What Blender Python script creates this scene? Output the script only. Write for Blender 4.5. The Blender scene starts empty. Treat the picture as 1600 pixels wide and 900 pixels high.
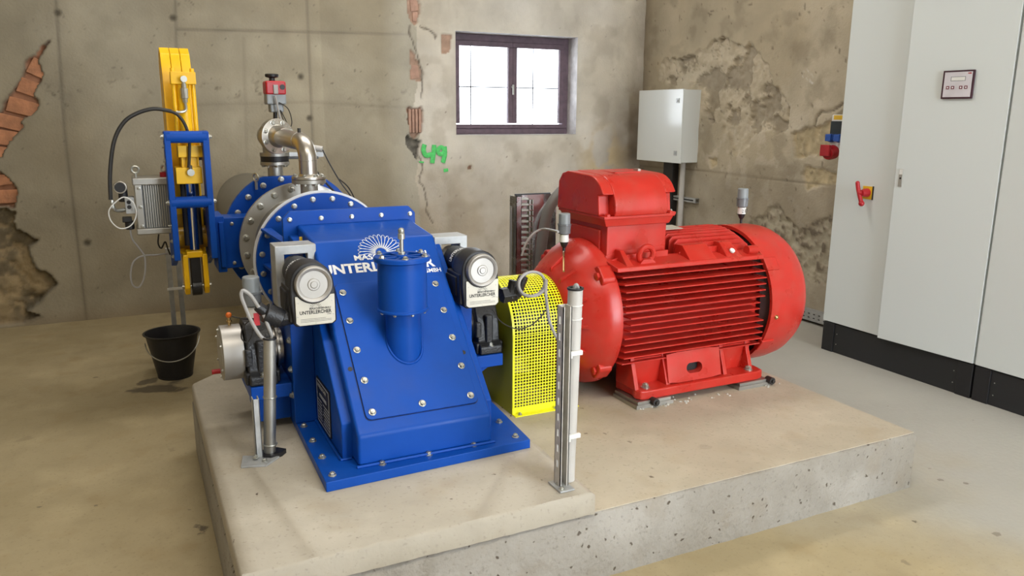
import bpy, math, random
import numpy as np
from mathutils import Vector, Matrix
random.seed(4); rng = np.random.RandomState(7)
SC = bpy.context.scene; COL = SC.collection
# ------------------------------------------------------------------ camera
RM = [[0.8991312978, -0.4376404153, 0.0058117246], [0.0897649387, 0.1973855984, 0.9762075503], [-0.4283750285, -0.8772170726, 0.2167603343]]
CH, FPX = 1.55, 1220.2
cam = bpy.data.cameras.new('camera'); cam.sensor_width = 36; cam.lens = FPX / 1600 * 36; cam.clip_start = .05
co = bpy.data.objects.new('camera', cam); COL.objects.link(co)
m4 = Matrix(RM).transposed().to_4x4(); m4.translation = (0, 0, CH); co.matrix_world = m4; SC.camera = co
def at(px, py, x=None, y=None, z=None):
    d = Matrix(RM).transposed() @ Vector((px - 800, -(py - 450), -FPX))
    t = x / d.x if x is not None else y / d.y if y is not None else (z - CH) / d.z
    return Vector((0, 0, CH)) + d * t
# ------------------------------------------------------------------ world, lights, exposure
W = bpy.data.worlds.new('world'); SC.world = W; W.use_nodes = True
bg = W.node_tree.nodes['Background']; bg.inputs[0].default_value = (.85, .92, 1, 1); bg.inputs[1].default_value = 9.0
def area(name, loc, tgt, sx, sy, power, col):
    l = bpy.data.lights.new(name, 'AREA'); l.shape = 'RECTANGLE'; l.size = sx; l.size_y = sy; l.energy = power; l.color = col
    o = bpy.data.objects.new(name, l); COL.objects.link(o); o.location = loc
    o.rotation_euler = (Vector(tgt) - Vector(loc)).to_track_quat('-Z', 'Y').to_euler(); return o
area('ceiling_light_near', (.6, .9, 4.05), (.6, .9, 0), 3.0, .5, 92, (1, .93, .82))
area('ceiling_light_far', (1.6, 4.4, 4.05), (1.6, 4.4, 0), 3.0, .5, 72, (1, .95, .88))
area('gate_daylight', (3.3, -2.75, 1.9), (2.6, 4, .6), 2.6, 3.4, 125, (.86, .93, 1))
SC.view_settings.view_transform = 'Standard'; SC.view_settings.look = 'None'
SC.view_settings.exposure = -0.07; SC.view_settings.gamma = 1; SC.view_settings.use_curve_mapping = False
# ------------------------------------------------------------------ materials
def sr(r, g, b):
    f = lambda c: (c / 255 / 12.92) if c <= 10 else ((c / 255 + .055) / 1.055) ** 2.4
    return (f(r), f(g), f(b), 1)
def nt(m): return m.node_tree.nodes, m.node_tree.links
def mat(name, col, rough=.5, metal=0, var=.12, scale=8, bump=0, bscale=60, attr=False, spec=.5, rvar=.1, coat=0, dust=None, alpha=1):
    m = bpy.data.materials.new(name); m.use_nodes = True; N, L = nt(m); b = N['Principled BSDF']
    b.inputs['Metallic'].default_value = metal; b.inputs['Roughness'].default_value = rough
    b.inputs['Specular IOR Level'].default_value = spec; b.inputs['Coat Weight'].default_value = coat; b.inputs['Coat Roughness'].default_value = .2
    g = N.new('ShaderNodeNewGeometry')
    n = N.new('ShaderNodeTexNoise'); n.inputs['Scale'].default_value = scale; n.inputs['Detail'].default_value = 6; L.new(g.outputs['Position'], n.inputs['Vector'])
    r = N.new('ShaderNodeMapRange'); r.inputs['From Min'].default_value = .3; r.inputs['From Max'].default_value = .7
    r.inputs['To Min'].default_value = 1 - var; r.inputs['To Max'].default_value = 1 + var; L.new(n.outputs[0], r.inputs[0])
    mx = N.new('ShaderNodeVectorMath'); mx.operation = 'SCALE'; L.new(r.outputs[0], mx.inputs['Scale'])
    if attr:
        a = N.new('ShaderNodeAttribute'); a.attribute_name = 'col'; L.new(a.outputs['Color'], mx.inputs[0])
    else: mx.inputs[0].default_value = col[:3]
    out = mx.outputs[0]
    if dust:      # dust = (colour, amount): patchy dust film
        n3 = N.new('ShaderNodeTexNoise'); n3.inputs['Scale'].default_value = 14; n3.inputs['Detail'].default_value = 8; L.new(g.outputs['Position'], n3.inputs['Vector'])
        r3 = N.new('ShaderNodeMapRange'); r3.inputs['From Min'].default_value = .45; r3.inputs['From Max'].default_value = .75; r3.inputs['To Max'].default_value = dust[1]; L.new(n3.outputs[0], r3.inputs[0])
        mm = N.new('ShaderNodeMix'); mm.data_type = 'RGBA'; L.new(r3.outputs[0], mm.inputs[0]); L.new(out, mm.inputs[6]); mm.inputs[7].default_value = dust[0]; out = mm.outputs[2]
    L.new(out, b.inputs['Base Color'])
    if rvar:
        r2 = N.new('ShaderNodeMapRange'); r2.inputs['From Min'].default_value = .3; r2.inputs['From Max'].default_value = .7
        r2.inputs['To Min'].default_value = max(0, rough - rvar); r2.inputs['To Max'].default_value = min(1, rough + rvar); L.new(n.outputs[0], r2.inputs[0]); L.new(r2.outputs[0], b.inputs['Roughness'])
    if bump:
        n2 = N.new('ShaderNodeTexNoise'); n2.inputs['Scale'].default_value = bscale; n2.inputs['Detail'].default_value = 8; L.new(g.outputs['Position'], n2.inputs['Vector'])
        bp = N.new('ShaderNodeBump'); bp.inputs['Strength'].default_value = bump; bp.inputs['Distance'].default_value = .01; L.new(n2.outputs[0], bp.inputs['Height']); L.new(bp.outputs[0], b.inputs['Normal'])
    return m
M = {}
M['blue'] = mat('blue_paint', (.004, .066, .37, 1), .42, var=.06, bump=.03, bscale=30, spec=.18)
M['red'] = mat('red_paint', (.50, .022, .013, 1), .33, var=.08, bump=.04, bscale=80, spec=.5, dust=((.42, .09, .06, 1), .3))
M['darkred'] = mat('red_plastic', (.42, .012, .02, 1), .4)
M['yellow'] = mat('yellow_paint', (.93, .53, .004, 1), .4, var=.06)
M['lime'] = mat('yellow_green_guard_paint', (.86, .84, .012, 1), .4, var=.04)
M['limeshade'] = mat('shaded_guard_paint', (.3, .30, .012, 1), .5, var=.04)  # guard yellow darkened: shade on the side plates put into the colour
M['steel'] = mat('stainless_steel', (.52, .49, .44, 1), .33, 1, var=.1, scale=5)
M['dull'] = mat('dull_stainless_steel', (.40, .39, .36, 1), .45, .9, var=.14, scale=5)
M['galv'] = mat('galvanised_steel', (.42, .43, .43, 1), .5, .45, var=.15, scale=25)
M['zinc'] = mat('zinc_bolt', (.46, .46, .42, 1), .36, .85, var=.1)
M['alu'] = mat('turned_aluminium', (.46, .445, .42, 1), .5, .75, var=.05)
M['chrome'] = mat('chrome', (.85, .85, .87, 1), .08, 1, var=0, rvar=0)
M['black'] = mat('black_plastic', (.012, .012, .014, 1), .45, var=.15)
M['cast'] = mat('black_cast_iron_paint', (.016, .016, .018, 1), .38, var=.2, bump=.25, bscale=120)
M['rubber'] = mat('black_rubber', (.022, .02, .018, 1), .55)
M['grey'] = mat('grey_plastic', (.23, .25, .26, 1), .4, var=.05)
M['cabledark'] = mat('dark_grey_cable_sheath', (.17, .165, .16, 1), .45, var=.05)
M['galvlight'] = mat('weathered_zinc_strut', (.52, .50, .46, 1), .55, .2, var=.12, scale=25)
M['clear'] = mat('smoky_grey_plastic', (.17, .18, .19, 1), .15, var=.05)
M['cable'] = mat('grey_cable_sheath', (.33, .32, .31, 1), .45, var=.05)
M['white'] = mat('white_plastic', (.75, .75, .72, 1), .4, var=.04)
M['pvc'] = mat('light_grey_pipe', (.52, .50, .47, 1), .38, var=.08)
M['ptext'] = mat('white_lettering', (.82, .84, .86, 1), .5, var=0)
M['btext'] = mat('black_lettering', (.012, .012, .012, 1), .5, var=0)
M['rtext'] = mat('maroon_print', (.16, .02, .035, 1), .4, var=0)
M['plate'] = mat('brushed_name_plate', (.56, .53, .45, 1), .45, .4, var=.05)
M['cab'] = mat('cabinet_grey_paint', (.66, .71, .71, 1), .45, var=0, rvar=0)
M['box'] = mat('enclosure_grey_paint', (.70, .73, .71, 1), .2, var=0, rvar=0, coat=.6)
M['cabbase'] = mat('anthracite_plinth', (.016, .017, .019, 1), .5, var=.1)
M['wood'] = mat('dark_window_wood', (.12, .08, .10, 1), .6, var=.25, scale=20)
M['brick'] = mat('terracotta_brick', (.46, .21, .11, 1), .9, var=.25, scale=14, bump=.5, bscale=50)
M['brickp'] = mat('dusty_pink_brick', (.45, .28, .21, 1), .9, var=.2, scale=14, bump=.5, bscale=50)
M['rubble'] = mat('dark_mortar_rubble', (.12, .11, .09, 1), .95, var=.5, scale=60, bump=1, bscale=60)
M['wall'] = mat('wall_surface', None, .92, attr=True, var=.13, scale=3.2, bump=.35, bscale=55, spec=.2, rvar=0)
M['plain'] = mat('plain_plaster', (.50, .46, .38, 1), .9, var=.1, spec=.2)
M['green'] = mat('green_spray_paint', (.10, .62, .16, 1), .7, var=.15, scale=60)
M['sblue'] = mat('blue_socket_plastic', (.02, .09, .42, 1), .35)
M['glasscap'] = mat('smoked_window', (.03, .04, .05, 1), .1)
M['gold'] = mat('yellow_plastic', (.72, .45, .02, 1), .45)
M['orange'] = mat('orange_plastic', (.75, .16, .015, 1), .4)
M['brass'] = mat('brass', (.6, .42, .2, 1), .3, 1)
gm = bpy.data.materials.new('window_glass'); gm.use_nodes = True; b_ = gm.node_tree.nodes['Principled BSDF']
b_.inputs['Transmission Weight'].default_value = 1; b_.inputs['Roughness'].default_value = .02; b_.inputs['IOR'].default_value = 1.02; M['glass'] = gm

def floor_material(name, base, tint, pits, spots, speck=.5, bumpy=.15, rough=.62, white=None):
    """concrete: mottling + specks + stains (each stain (x,y,z,r,colour,strength))"""
    m = bpy.data.materials.new(name); m.use_nodes = True; N, L = nt(m); b = N['Principled BSDF']; b.inputs['Specular IOR Level'].default_value = .35
    g = N.new('ShaderNodeNewGeometry'); P = g.outputs['Position']
    def noise(s, d=7):
        n = N.new('ShaderNodeTexNoise'); n.inputs['Scale'].default_value = s; n.inputs['Detail'].default_value = d; L.new(P, n.inputs['Vector']); return n
    def mr(i, a, c, lo=0, hi=1):
        r = N.new('ShaderNodeMapRange'); r.inputs['From Min'].default_value = a; r.inputs['From Max'].default_value = c; r.inputs['To Min'].default_value = lo; r.inputs['To Max'].default_value = hi; L.new(i, r.inputs[0]); return r.outputs[0]
    def mixc(f, a, c):
        x = N.new('ShaderNodeMix'); x.data_type = 'RGBA'; L.new(f, x.inputs[0])
        for s, v in ((6, a), (7, c)):
            if isinstance(v, tuple): x.inputs[s].default_value = v
            else: L.new(v, x.inputs[s])
        return x.outputs[2]
    c = mixc(mr(noise(1.3).outputs[0], .35, .68), base, tint)
    c = mixc(mr(noise(9).outputs[0], .5, .8, 0, .35), c, tuple(v * .72 for v in base[:3]) + (1,))
    c = mixc(mr(noise(3.7).outputs[0], .52, .70, 0, .45), c, tuple(min(1, v * 1.22) for v in tint[:3]) + (1,))
    c = mixc(mr(noise(70, 3).outputs[0], .60, .70, 0, .32), c, tuple(v * .5 for v in base[:3]) + (1,))
    c = mixc(mr(noise(5.5).outputs[0], .56, .72, 0, .30), c, (base[0] * .8, base[1] * .68, base[2] * .5, 1))
    if white:   # (x position where pale dust with painted-in daylight sheen starts)
        sx = N.new('ShaderNodeSeparateXYZ'); L.new(P, sx.inputs[0]); ad = N.new('ShaderNodeMath'); ad.operation = 'MULTIPLY_ADD'
        L.new(noise(1.6).outputs[0], ad.inputs[0]); ad.inputs[1].default_value = 1.6; L.new(sx.outputs[0], ad.inputs[2])
        c = mixc(mr(ad.outputs[0], white, white + 1.0, 0, .8), c, (.40, .395, .37, 1))
    v = N.new('ShaderNodeTexVoronoi'); v.inputs['Scale'].default_value = pits
    dn = noise(38, 3); dv = N.new('ShaderNodeVectorMath'); dv.operation = 'SCALE'; L.new(dn.outputs['Color'], dv.inputs[0]); dv.inputs['Scale'].default_value = .035
    da = N.new('ShaderNodeVectorMath'); L.new(P, da.inputs[0]); L.new(dv.outputs[0], da.inputs[1]); L.new(da.outputs[0], v.inputs['Vector'])
    v2 = N.new('ShaderNodeTexVoronoi'); v2.inputs['Scale'].default_value = 3.1; L.new(P, v2.inputs['Vector'])
    pm = N.new('ShaderNodeMath'); pm.operation = 'MULTIPLY'; L.new(mr(v.outputs['Distance'], .12, .2, 1, 0), pm.inputs[0])
    sep = N.new('ShaderNodeSeparateColor'); L.new(v.outputs['Color'], sep.inputs[0]); L.new(mr(sep.outputs[0], 1 - speck, 1 - speck + .02), pm.inputs[1])
    c = mixc(pm.outputs[0], c, (.09, .07, .05, 1))
    for (x, y, z, r, colr, st) in spots:
        d = N.new('ShaderNodeVectorMath'); d.operation = 'DISTANCE'; L.new(P, d.inputs[0]); d.inputs[1].default_value = (x, y, z)
        a = N.new('ShaderNodeMath'); a.operation = 'MULTIPLY_ADD'; L.new(noise(.8 / r, 4).outputs[0], a.inputs[0]); a.inputs[1].default_value = r * 3.2; L.new(d.outputs['Value'], a.inputs[2])
        c = mixc(mr(a.outputs[0], r * 2.0, r * 2.3, st, 0), c, colr)
    L.new(c, b.inputs['Base Color'])
    L.new(mr(noise(2.5).outputs[0], .35, .65, rough - .12, rough + .12), b.inputs['Roughness'])
    s1 = N.new('ShaderNodeMath'); s1.operation = 'SUBTRACT'; L.new(noise(45).outputs[0], s1.inputs[0]); L.new(pm.outputs[0], s1.inputs[1])
    bp = N.new('ShaderNodeBump'); bp.inputs['Strength'].default_value = bumpy; bp.inputs['Distance'].default_value = .012; L.new(s1.outputs[0], bp.inputs['Height']); L.new(bp.outputs[0], b.inputs['Normal'])
    return m
wet = (.10, .08, .055, 1)
def fs(px, py, z, r, c, s): p = at(px, py, z=z); return (p.x, p.y, p.z, r, c, s)
M['floor'] = floor_material('floor_concrete', (.35, .285, .165, 1), (.40, .33, .20, 1), 26,
    [fs(258, 604, 0, .16, wet, .85), fs(236, 596, 0, .09, wet, .8), fs(318, 824, 0, .05, wet, .9), fs(150, 590, 0, .02, wet, .6), fs(268, 703, 0, .03, wet, .25), fs(40, 685, 0, .05, wet, .2), fs(148, 790, 0, .016, wet, .7), fs(62, 792, 0, .012, wet, .7),
     fs(1430, 815, 0, .018, wet, .8), fs(1560, 835, 0, .03, wet, .5), fs(1415, 878, 0, .02, wet, .4), fs(1470, 750, 0, .02, wet, .5), fs(1510, 755, 0, .02, wet, .5), fs(1515, 755, 0, .02, wet, .5)], speck=.014, white=3.0)
M['pad'] = floor_material('plinth_concrete_grey', (.385, .345, .275, 1), (.435, .395, .325, 1), 30, [fs(405, 650, .33, .03, (.2, .17, .13, 1), .3)], speck=.03)
M['padlow'] = floor_material('plinth_concrete_tan', (.43, .375, .285, 1), (.48, .43, .335, 1), 26, [fs(1017, 745, .25, .012, wet, .8), fs(915, 678, .25, .012, wet, .7), fs(945, 678, .25, .012, wet, .7), fs(985, 690, .25, .02, wet, .6), fs(1100, 700, .25, .04, wet, .15)], speck=.012)
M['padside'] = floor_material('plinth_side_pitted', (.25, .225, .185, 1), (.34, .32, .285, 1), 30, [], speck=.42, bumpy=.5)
# ------------------------------------------------------------------ geometry helpers
PI = math.pi
def basis(d):
    d = Vector(d).normalized(); u = Vector((0, 0, 1)) if abs(d.z) < .9 else Vector((0, 1, 0))
    a = d.cross(u).normalized(); return d, a, d.cross(a).normalized()
class MB:
    def __init__(s): s.v = []; s.f = []
    def add(s, vs, fs):
        n = len(s.v); s.v += [tuple(p) for p in vs]; s.f += [tuple(i + n for i in f) for f in fs]; return s
    def box(s, x0, x1, y0, y1, z0, z1):
        vs = [(x, y, z) for z in (z0, z1) for y in (y0, y1) for x in (x0, x1)]
        return s.add(vs, [(0, 2, 3, 1), (4, 5, 7, 6), (0, 1, 5, 4), (2, 6, 7, 3), (0, 4, 6, 2), (1, 3, 7, 5)])
    def prism(s, pts, ax, a0, a1):
        def P(p, a): return (a, p[0], p[1]) if ax == 'x' else (p[0], a, p[1]) if ax == 'y' else (p[0], p[1], a)
        n = len(pts); vs = [P(p, a0) for p in pts] + [P(p, a1) for p in pts]
        return s.add(vs, [tuple(range(n))[::-1], tuple(range(n, 2 * n))] + [(i, (i + 1) % n, n + (i + 1) % n, n + i) for i in range(n)])
    def loft(s, rings, cap=True):
        n = len(rings[0]); vs = [p for r in rings for p in r]; fs = []
        for k in range(len(rings) - 1):
            for i in range(n): j = (i + 1) % n; fs.append((k * n + i, k * n + j, (k + 1) * n + j, (k + 1) * n + i))
        if cap: fs += [tuple(range(n))[::-1], tuple(range((len(rings) - 1) * n, len(rings) * n))]
        return s.add(vs, fs)
    def lathe(s, prof, o, d, n=32, cap=True):
        d, a, b = basis(d); o = Vector(o)
        return s.loft([[o + d * t + (a * math.cos(2 * PI * i / n) + b * math.sin(2 * PI * i / n)) * r for i in range(n)] for t, r in prof], cap)
    def cyl(s, p0, p1, r, r1=None, n=20):
        d = Vector(p1) - Vector(p0); return s.lathe([(0, r), (d.length, r if r1 is None else r1)], p0, d, n)
    def hollow(s, p0, p1, r, ri, n=24):
        d = Vector(p1) - Vector(p0); l = d.length
        return s.lathe([(l * .3, ri), (0 if l < .06 else l - .05, ri), (l, ri), (l, r), (0, r), (0, ri * .98)], p0, d, n, False)
    def tube(s, pts, r, n=8, smooth=6, closed=False):
        P = [Vector(p) for p in pts]
        if smooth > 1:
            Q = []; m = len(P)
            for i in range(m if closed else m - 1):
                g = lambda k: P[k % m] if closed else P[max(0, min(m - 1, k))]
                p0, p1, p2, p3 = g(i - 1), g(i), g(i + 1), g(i + 2)
                for k in range(smooth):
                    t = k / smooth
                    Q.append(.5 * ((2 * p1) + (p2 - p0) * t + (2 * p0 - 5 * p1 + 4 * p2 - p3) * t * t + (3 * p1 - p0 - 3 * p2 + p3) * t ** 3))
            if not closed: Q.append(P[-1])
            P = Q
        rings = []; up = None; m = len(P)
        for i, p in enumerate(P):
            d = (P[(i + 1) % m] - P[i - 1]) if closed else (P[min(i + 1, m - 1)] - P[max(i - 1, 0)])
            d = d.normalized()
            if up is None: up = basis(d)[1]
            up = (up - d * up.dot(d)).normalized(); b = d.cross(up)
            rings.append([p + (up * math.cos(2 * PI * k / n) + b * math.sin(2 * PI * k / n)) * r for k in range(n)])
        if closed: rings.append(rings[0])
        return s.loft(rings, not closed)
    def torus(s, c, nrm, R, r, n=24, m=8):
        d, a, b = basis(nrm); c = Vector(c)
        return s.tube([c + (a * math.cos(2 * PI * i / n) + b * math.sin(2 * PI * i / n)) * R for i in range(n)], r, m, 1, True)
    def sphere(s, c, r, n=14, k=8):
        return s.lathe([(-r * math.cos(PI * i / k), max(1e-4, r * math.sin(PI * i / k))) for i in range(k + 1)], c, (0, 0, 1), n)
    def tf(s, mtx): s.v = [tuple(mtx @ Vector(p)) for p in s.v]; return s
LOC = {}
def tagl(o, label=None, cat=None, group=None, kind=None):
    for k, v in (('label', label), ('category', cat), ('group', group), ('kind', kind)):
        if v: o[k] = v
    return o
def empty(name, loc, label=None, cat=None, group=None, kind=None):
    o = bpy.data.objects.new(name, None); COL.objects.link(o); o.location = loc; o.empty_display_size = .1; LOC[o] = Vector(loc)
    return tagl(o, label, cat, group, kind)
def mesh(name, mb, ma, off=Vector((0, 0, 0)), ang=35, flat=False):
    me = bpy.data.meshes.new(name); me.from_pydata([(p[0] - off.x, p[1] - off.y, p[2] - off.z) for p in mb.v], [], mb.f)
    import bmesh
    bm = bmesh.new(); bm.from_mesh(me); bmesh.ops.recalc_face_normals(bm, faces=bm.faces); bm.to_mesh(me); bm.free()
    me.materials.append(ma)
    if not flat: me.shade_smooth(); me.set_sharp_from_angle(angle=math.radians(ang))
    return me
def obj(name, mb, ma, parent=None, bevel=0, seg=2, label=None, cat=None, group=None, kind=None, ang=35, org=None, flat=False):
    off = LOC[parent] if parent is not None else Vector(org or (0, 0, 0))
    o = bpy.data.objects.new(name, mesh(name, mb, M[ma] if isinstance(ma, str) else ma, off, ang, flat)); COL.objects.link(o)
    if parent is not None: o.parent = parent; LOC[o] = off
    else: o.location = off; LOC[o] = off
    if bevel:
        b = o.modifiers.new('bevel', 'BEVEL'); b.width = bevel; b.segments = seg; b.limit_method = 'ANGLE'; b.angle_limit = math.radians(32); b.harden_normals = True
    return tagl(o, label, cat, group, kind)
def place(name, me, parent, p, d=(0, 0, 1), s=1, spin=0):
    o = bpy.data.objects.new(name, me); COL.objects.link(o); o.parent = parent; o.location = Vector(p) - LOC[parent]; o.scale = (s, s, s)
    q = Vector(d).normalized().to_track_quat('Z', 'Y'); o.rotation_euler = (q @ Matrix.Rotation(spin, 3, 'Z').to_quaternion()).to_euler(); return o
_b = MB(); _b.lathe([(0, .0145), (.0025, .0145), (.003, .0135)], (0, 0, 0), (0, 0, 1), 16); _b.lathe([(.003, .0105), (.0105, .0105), (.012, .009)], (0, 0, 0), (0, 0, 1), 6); _b.cyl((0, 0, .012), (0, 0, .0145), .0055, n=8)
BOLT = mesh('bolt', _b, M['zinc'])
_b = MB(); _b.lathe([(0, .0105), (.002, .0105), (.0025, .008), (.008, .0075), (.009, .006)], (0, 0, 0), (0, 0, 1), 10); SCREW = mesh('screw', _b, M['zinc'])
def bolts(parent, pts, d, s=1, name='bolt', me=None):
    for p in pts: place(name, me or BOLT, parent, p, d, s, random.random() * 3)
def ringpts(c, axis, R, n, a0=0):
    out = []
    for i in range(n):
        a = a0 + 2 * PI * i / n; c_, s_ = math.cos(a) * R, math.sin(a) * R
        out.append((c[0], c[1] + c_, c[2] + s_) if axis == 'x' else (c[0] + c_, c[1], c[2] + s_) if axis == 'y' else (c[0] + c_, c[1] + s_, c[2]))
    return out
def text(name, body, parent, o, u, v, width=None, height=.02, ma='ptext', th=.0008, bold=.0, warp=None, label=None, space=1.0):
    """lettering: o = lower left, u = reading direction, v = up direction; height = cap height"""
    cu = bpy.data.curves.new('t', 'FONT'); cu.body = body; cu.size = 1; cu.offset = bold; cu.resolution_u = 3; cu.space_character = space
    t = bpy.data.objects.new('t', cu); COL.objects.link(t); bpy.context.view_layer.update()
    me = bpy.data.meshes.new_from_object(t.evaluated_get(bpy.context.evaluated_depsgraph_get())); bpy.data.objects.remove(t)
    a = np.empty(len(me.vertices) * 3); me.vertices.foreach_get('co', a); a = a.reshape(-1, 3)
    lo, hi = a.min(0), a.max(0); sy = height / (hi[1] - lo[1]); sx = (width / (hi[0] - lo[0])) if width else sy
    u = Vector(u).normalized(); v = Vector(v).normalized(); w = u.cross(v); o = Vector(o)
    X = (a[:, 0] - lo[0]) * sx; Y = (a[:, 1] - lo[1]) * sy
    off = LOC[parent]
    pts = [warp(x, y) if warp else o + u * x + v * y + w * th for x, y in zip(X, Y)]
    me.vertices.foreach_set('co', np.array([tuple(p - off) for p in pts]).ravel()); me.materials.clear(); me.materials.append(M[ma]); me.update()
    ob = bpy.data.objects.new(name, me); COL.objects.link(ob); ob.parent = parent; LOC[ob] = off
    return tagl(ob, label)
# ------------------------------------------------------------------ numpy noise for the walls
def vnoise(X, Y, s, seed):
    r = np.random.RandomState(seed); G = r.rand(256, 256); x = X * s + 50; y = Y * s + 50
    xi = np.floor(x).astype(int); yi = np.floor(y).astype(int); fx = x - xi; fy = y - yi; fx = fx * fx * (3 - 2 * fx); fy = fy * fy * (3 - 2 * fy)
    g = lambda a, b: G[a % 256, b % 256]
    return (g(xi, yi) * (1 - fx) + g(xi + 1, yi) * fx) * (1 - fy) + (g(xi, yi + 1) * (1 - fx) + g(xi + 1, yi + 1) * fx) * fy
def fbm(X, Y, s, seed, o=4):
    t = 0; a = .5
    for k in range(o): t = t + a * vnoise(X, Y, s * 2 ** k, seed + k); a *= .5
    return t / (1 - .5 ** o)
def inside(X, Y, poly):
    r = np.zeros(X.shape, bool); n = len(poly)
    for i in range(n):
        (x1, y1), (x2, y2) = poly[i], poly[(i + 1) % n]
        if y1 == y2: continue
        c = ((y1 > Y) != (y2 > Y)) & (X < (x2 - x1) * (Y - y1) / (y2 - y1) + x1); r ^= c
    return r
def dline(X, Y, pts):
    d = np.full(X.shape, 9.)
    for (x1, y1), (x2, y2) in zip(pts[:-1], pts[1:]):
        l = (x2 - x1) ** 2 + (y2 - y1) ** 2 + 1e-9; t = np.clip(((X - x1) * (x2 - x1) + (Y - y1) * (y2 - y1)) / l, 0, 1)
        d = np.minimum(d, np.hypot(X - x1 - t * (x2 - x1), Y - y1 - t * (y2 - y1)))
    return d
def gridwall(name, xs, zs, hole, hfun, place3, ma='wall'):
    X, Z = np.meshgrid(xs, zs); H, C = hfun(X, Z); n, m = X.shape
    V = place3(X, Z, H).reshape(-1, 3)
    i = np.arange(n - 1)[:, None] * m + np.arange(m - 1)[None, :]; keep = np.ones((n - 1, m - 1), bool)
    if hole is not None:
        xc = (X[:-1, :-1] + X[1:, 1:]) / 2; zc = (Z[:-1, :-1] + Z[1:, 1:]) / 2
        keep = ~((xc > hole[0]) & (xc < hole[1]) & (zc > hole[2]) & (zc < hole[3]))
    q = i[keep]; F = np.stack([q, q + 1, q + m + 1, q + m], 1)
    me = bpy.data.meshes.new(name); me.vertices.add(len(V)); me.vertices.foreach_set('co', V.astype(np.float32).ravel())
    me.loops.add(F.size); me.loops.foreach_set('vertex_index', F.ravel().astype(np.int32)); me.polygons.add(len(F)); me.polygons.foreach_set('loop_start', (np.arange(len(F)) * 4).astype(np.int32))
    me.update(); me.validate()
    a = me.color_attributes.new('col', 'FLOAT_COLOR', 'POINT'); a.data.foreach_set('color', np.concatenate([C.reshape(-1, 3), np.ones((C.shape[0] * C.shape[1], 1))], 1).astype(np.float32).ravel())
    me.materials.append(M[ma]); me.shade_smooth()
    o = bpy.data.objects.new(name, me); COL.objects.link(o); o['kind'] = 'structure'; LOC[o] = Vector((0, 0, 0)); return o
def mixa(C, col, w): return C * (1 - w[..., None]) + np.array(col) * w[..., None]
# ================================================================== STRUCTURE
YB, XR, ZC = 6.6, 4.643, 4.1
mb = MB().box(-3.2, XR + .3, -3.2, YB + .4, -.1, 0); obj('floor', mb, 'floor', kind='structure')
mb = MB().box(-3.2, XR + .3, -3.2, YB + .4, ZC, ZC + .1); obj('ceiling', mb, 'plain', kind='structure')
mb = MB().box(-3.2, -3.0, -3.2, YB + .3, 0, ZC); obj('wall_left', mb, 'plain', kind='structure')
mb = MB().box(-3.0, 1.9, -3.1, -2.9, 0, ZC).box(1.9, 4.7, -3.1, -2.9, 3.7, ZC).box(4.7, XR + .3, -3.1, -2.9, 0, ZC).box(1.9, 4.7, -3.1, -2.9, 0, .02); obj('wall_front', mb, 'plain', kind='structure')
B2 = lambda pts: [(p.x, p.z) for p in (at(a, b, y=YB) for a, b in pts)]
WX0, WX1, WZ0, WZ1 = 2.66, 3.892, 1.37, 2.258
brick_left = B2([(78, 62), (62, 95), (66, 118), (48, 152), (60, 160), (35, 190), (38, 200), (12, 222), (0, 248), (-25, 262), (-30, 190), (0, 178), (8, 160), (28, 128), (45, 95)])
brick_left2 = B2([(-60, 262), (0, 268), (12, 280), (26, 300), (22, 326), (-60, 330)])
rough_left = B2([(-200, 330), (26, 330), (22, 360), (58, 372), (40, 385), (48, 402), (70, 425), (88, 445), (55, 470), (42, 486), (62, 496), (40, 505), (-200, 520)])
hole_top = B2([(638, -20), (650, -20), (657, 30), (648, 42), (640, 30)]); hole_a = B2([(640, 78), (648, 84), (657, 98), (657, 124), (641, 122)])
hole_b = B2([(637, 170), (659, 168), (658, 206), (648, 214), (640, 208)]); hole_c = B2([(636, 206), (648, 214), (657, 218), (657, 240), (652, 252), (646, 240), (638, 228)])
hole_d = B2([(689, 57), (707, 57), (706, 82), (690, 83)])
cracks = [B2([(640, 42), (643, 62), (652, 82), (658, 100), (659, 125), (660, 150)]), B2([(655, 240), (660, 268), (656, 285), (662, 300), (668, 330), (676, 352)]), B2([(655, 40), (668, 48), (680, 60)])]
joints = [B2([(273, -30), (277, 180)]), B2([(478, -30), (492, 300), (498, 420)]), B2([(85, -30), (100, 200), (135, 500)]), B2([(277, 46), (480, 50), (640, 54)]), B2([(380, 60), (385, 250)]), B2([(275, 165), (480, 160), (640, 170)])]
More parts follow.
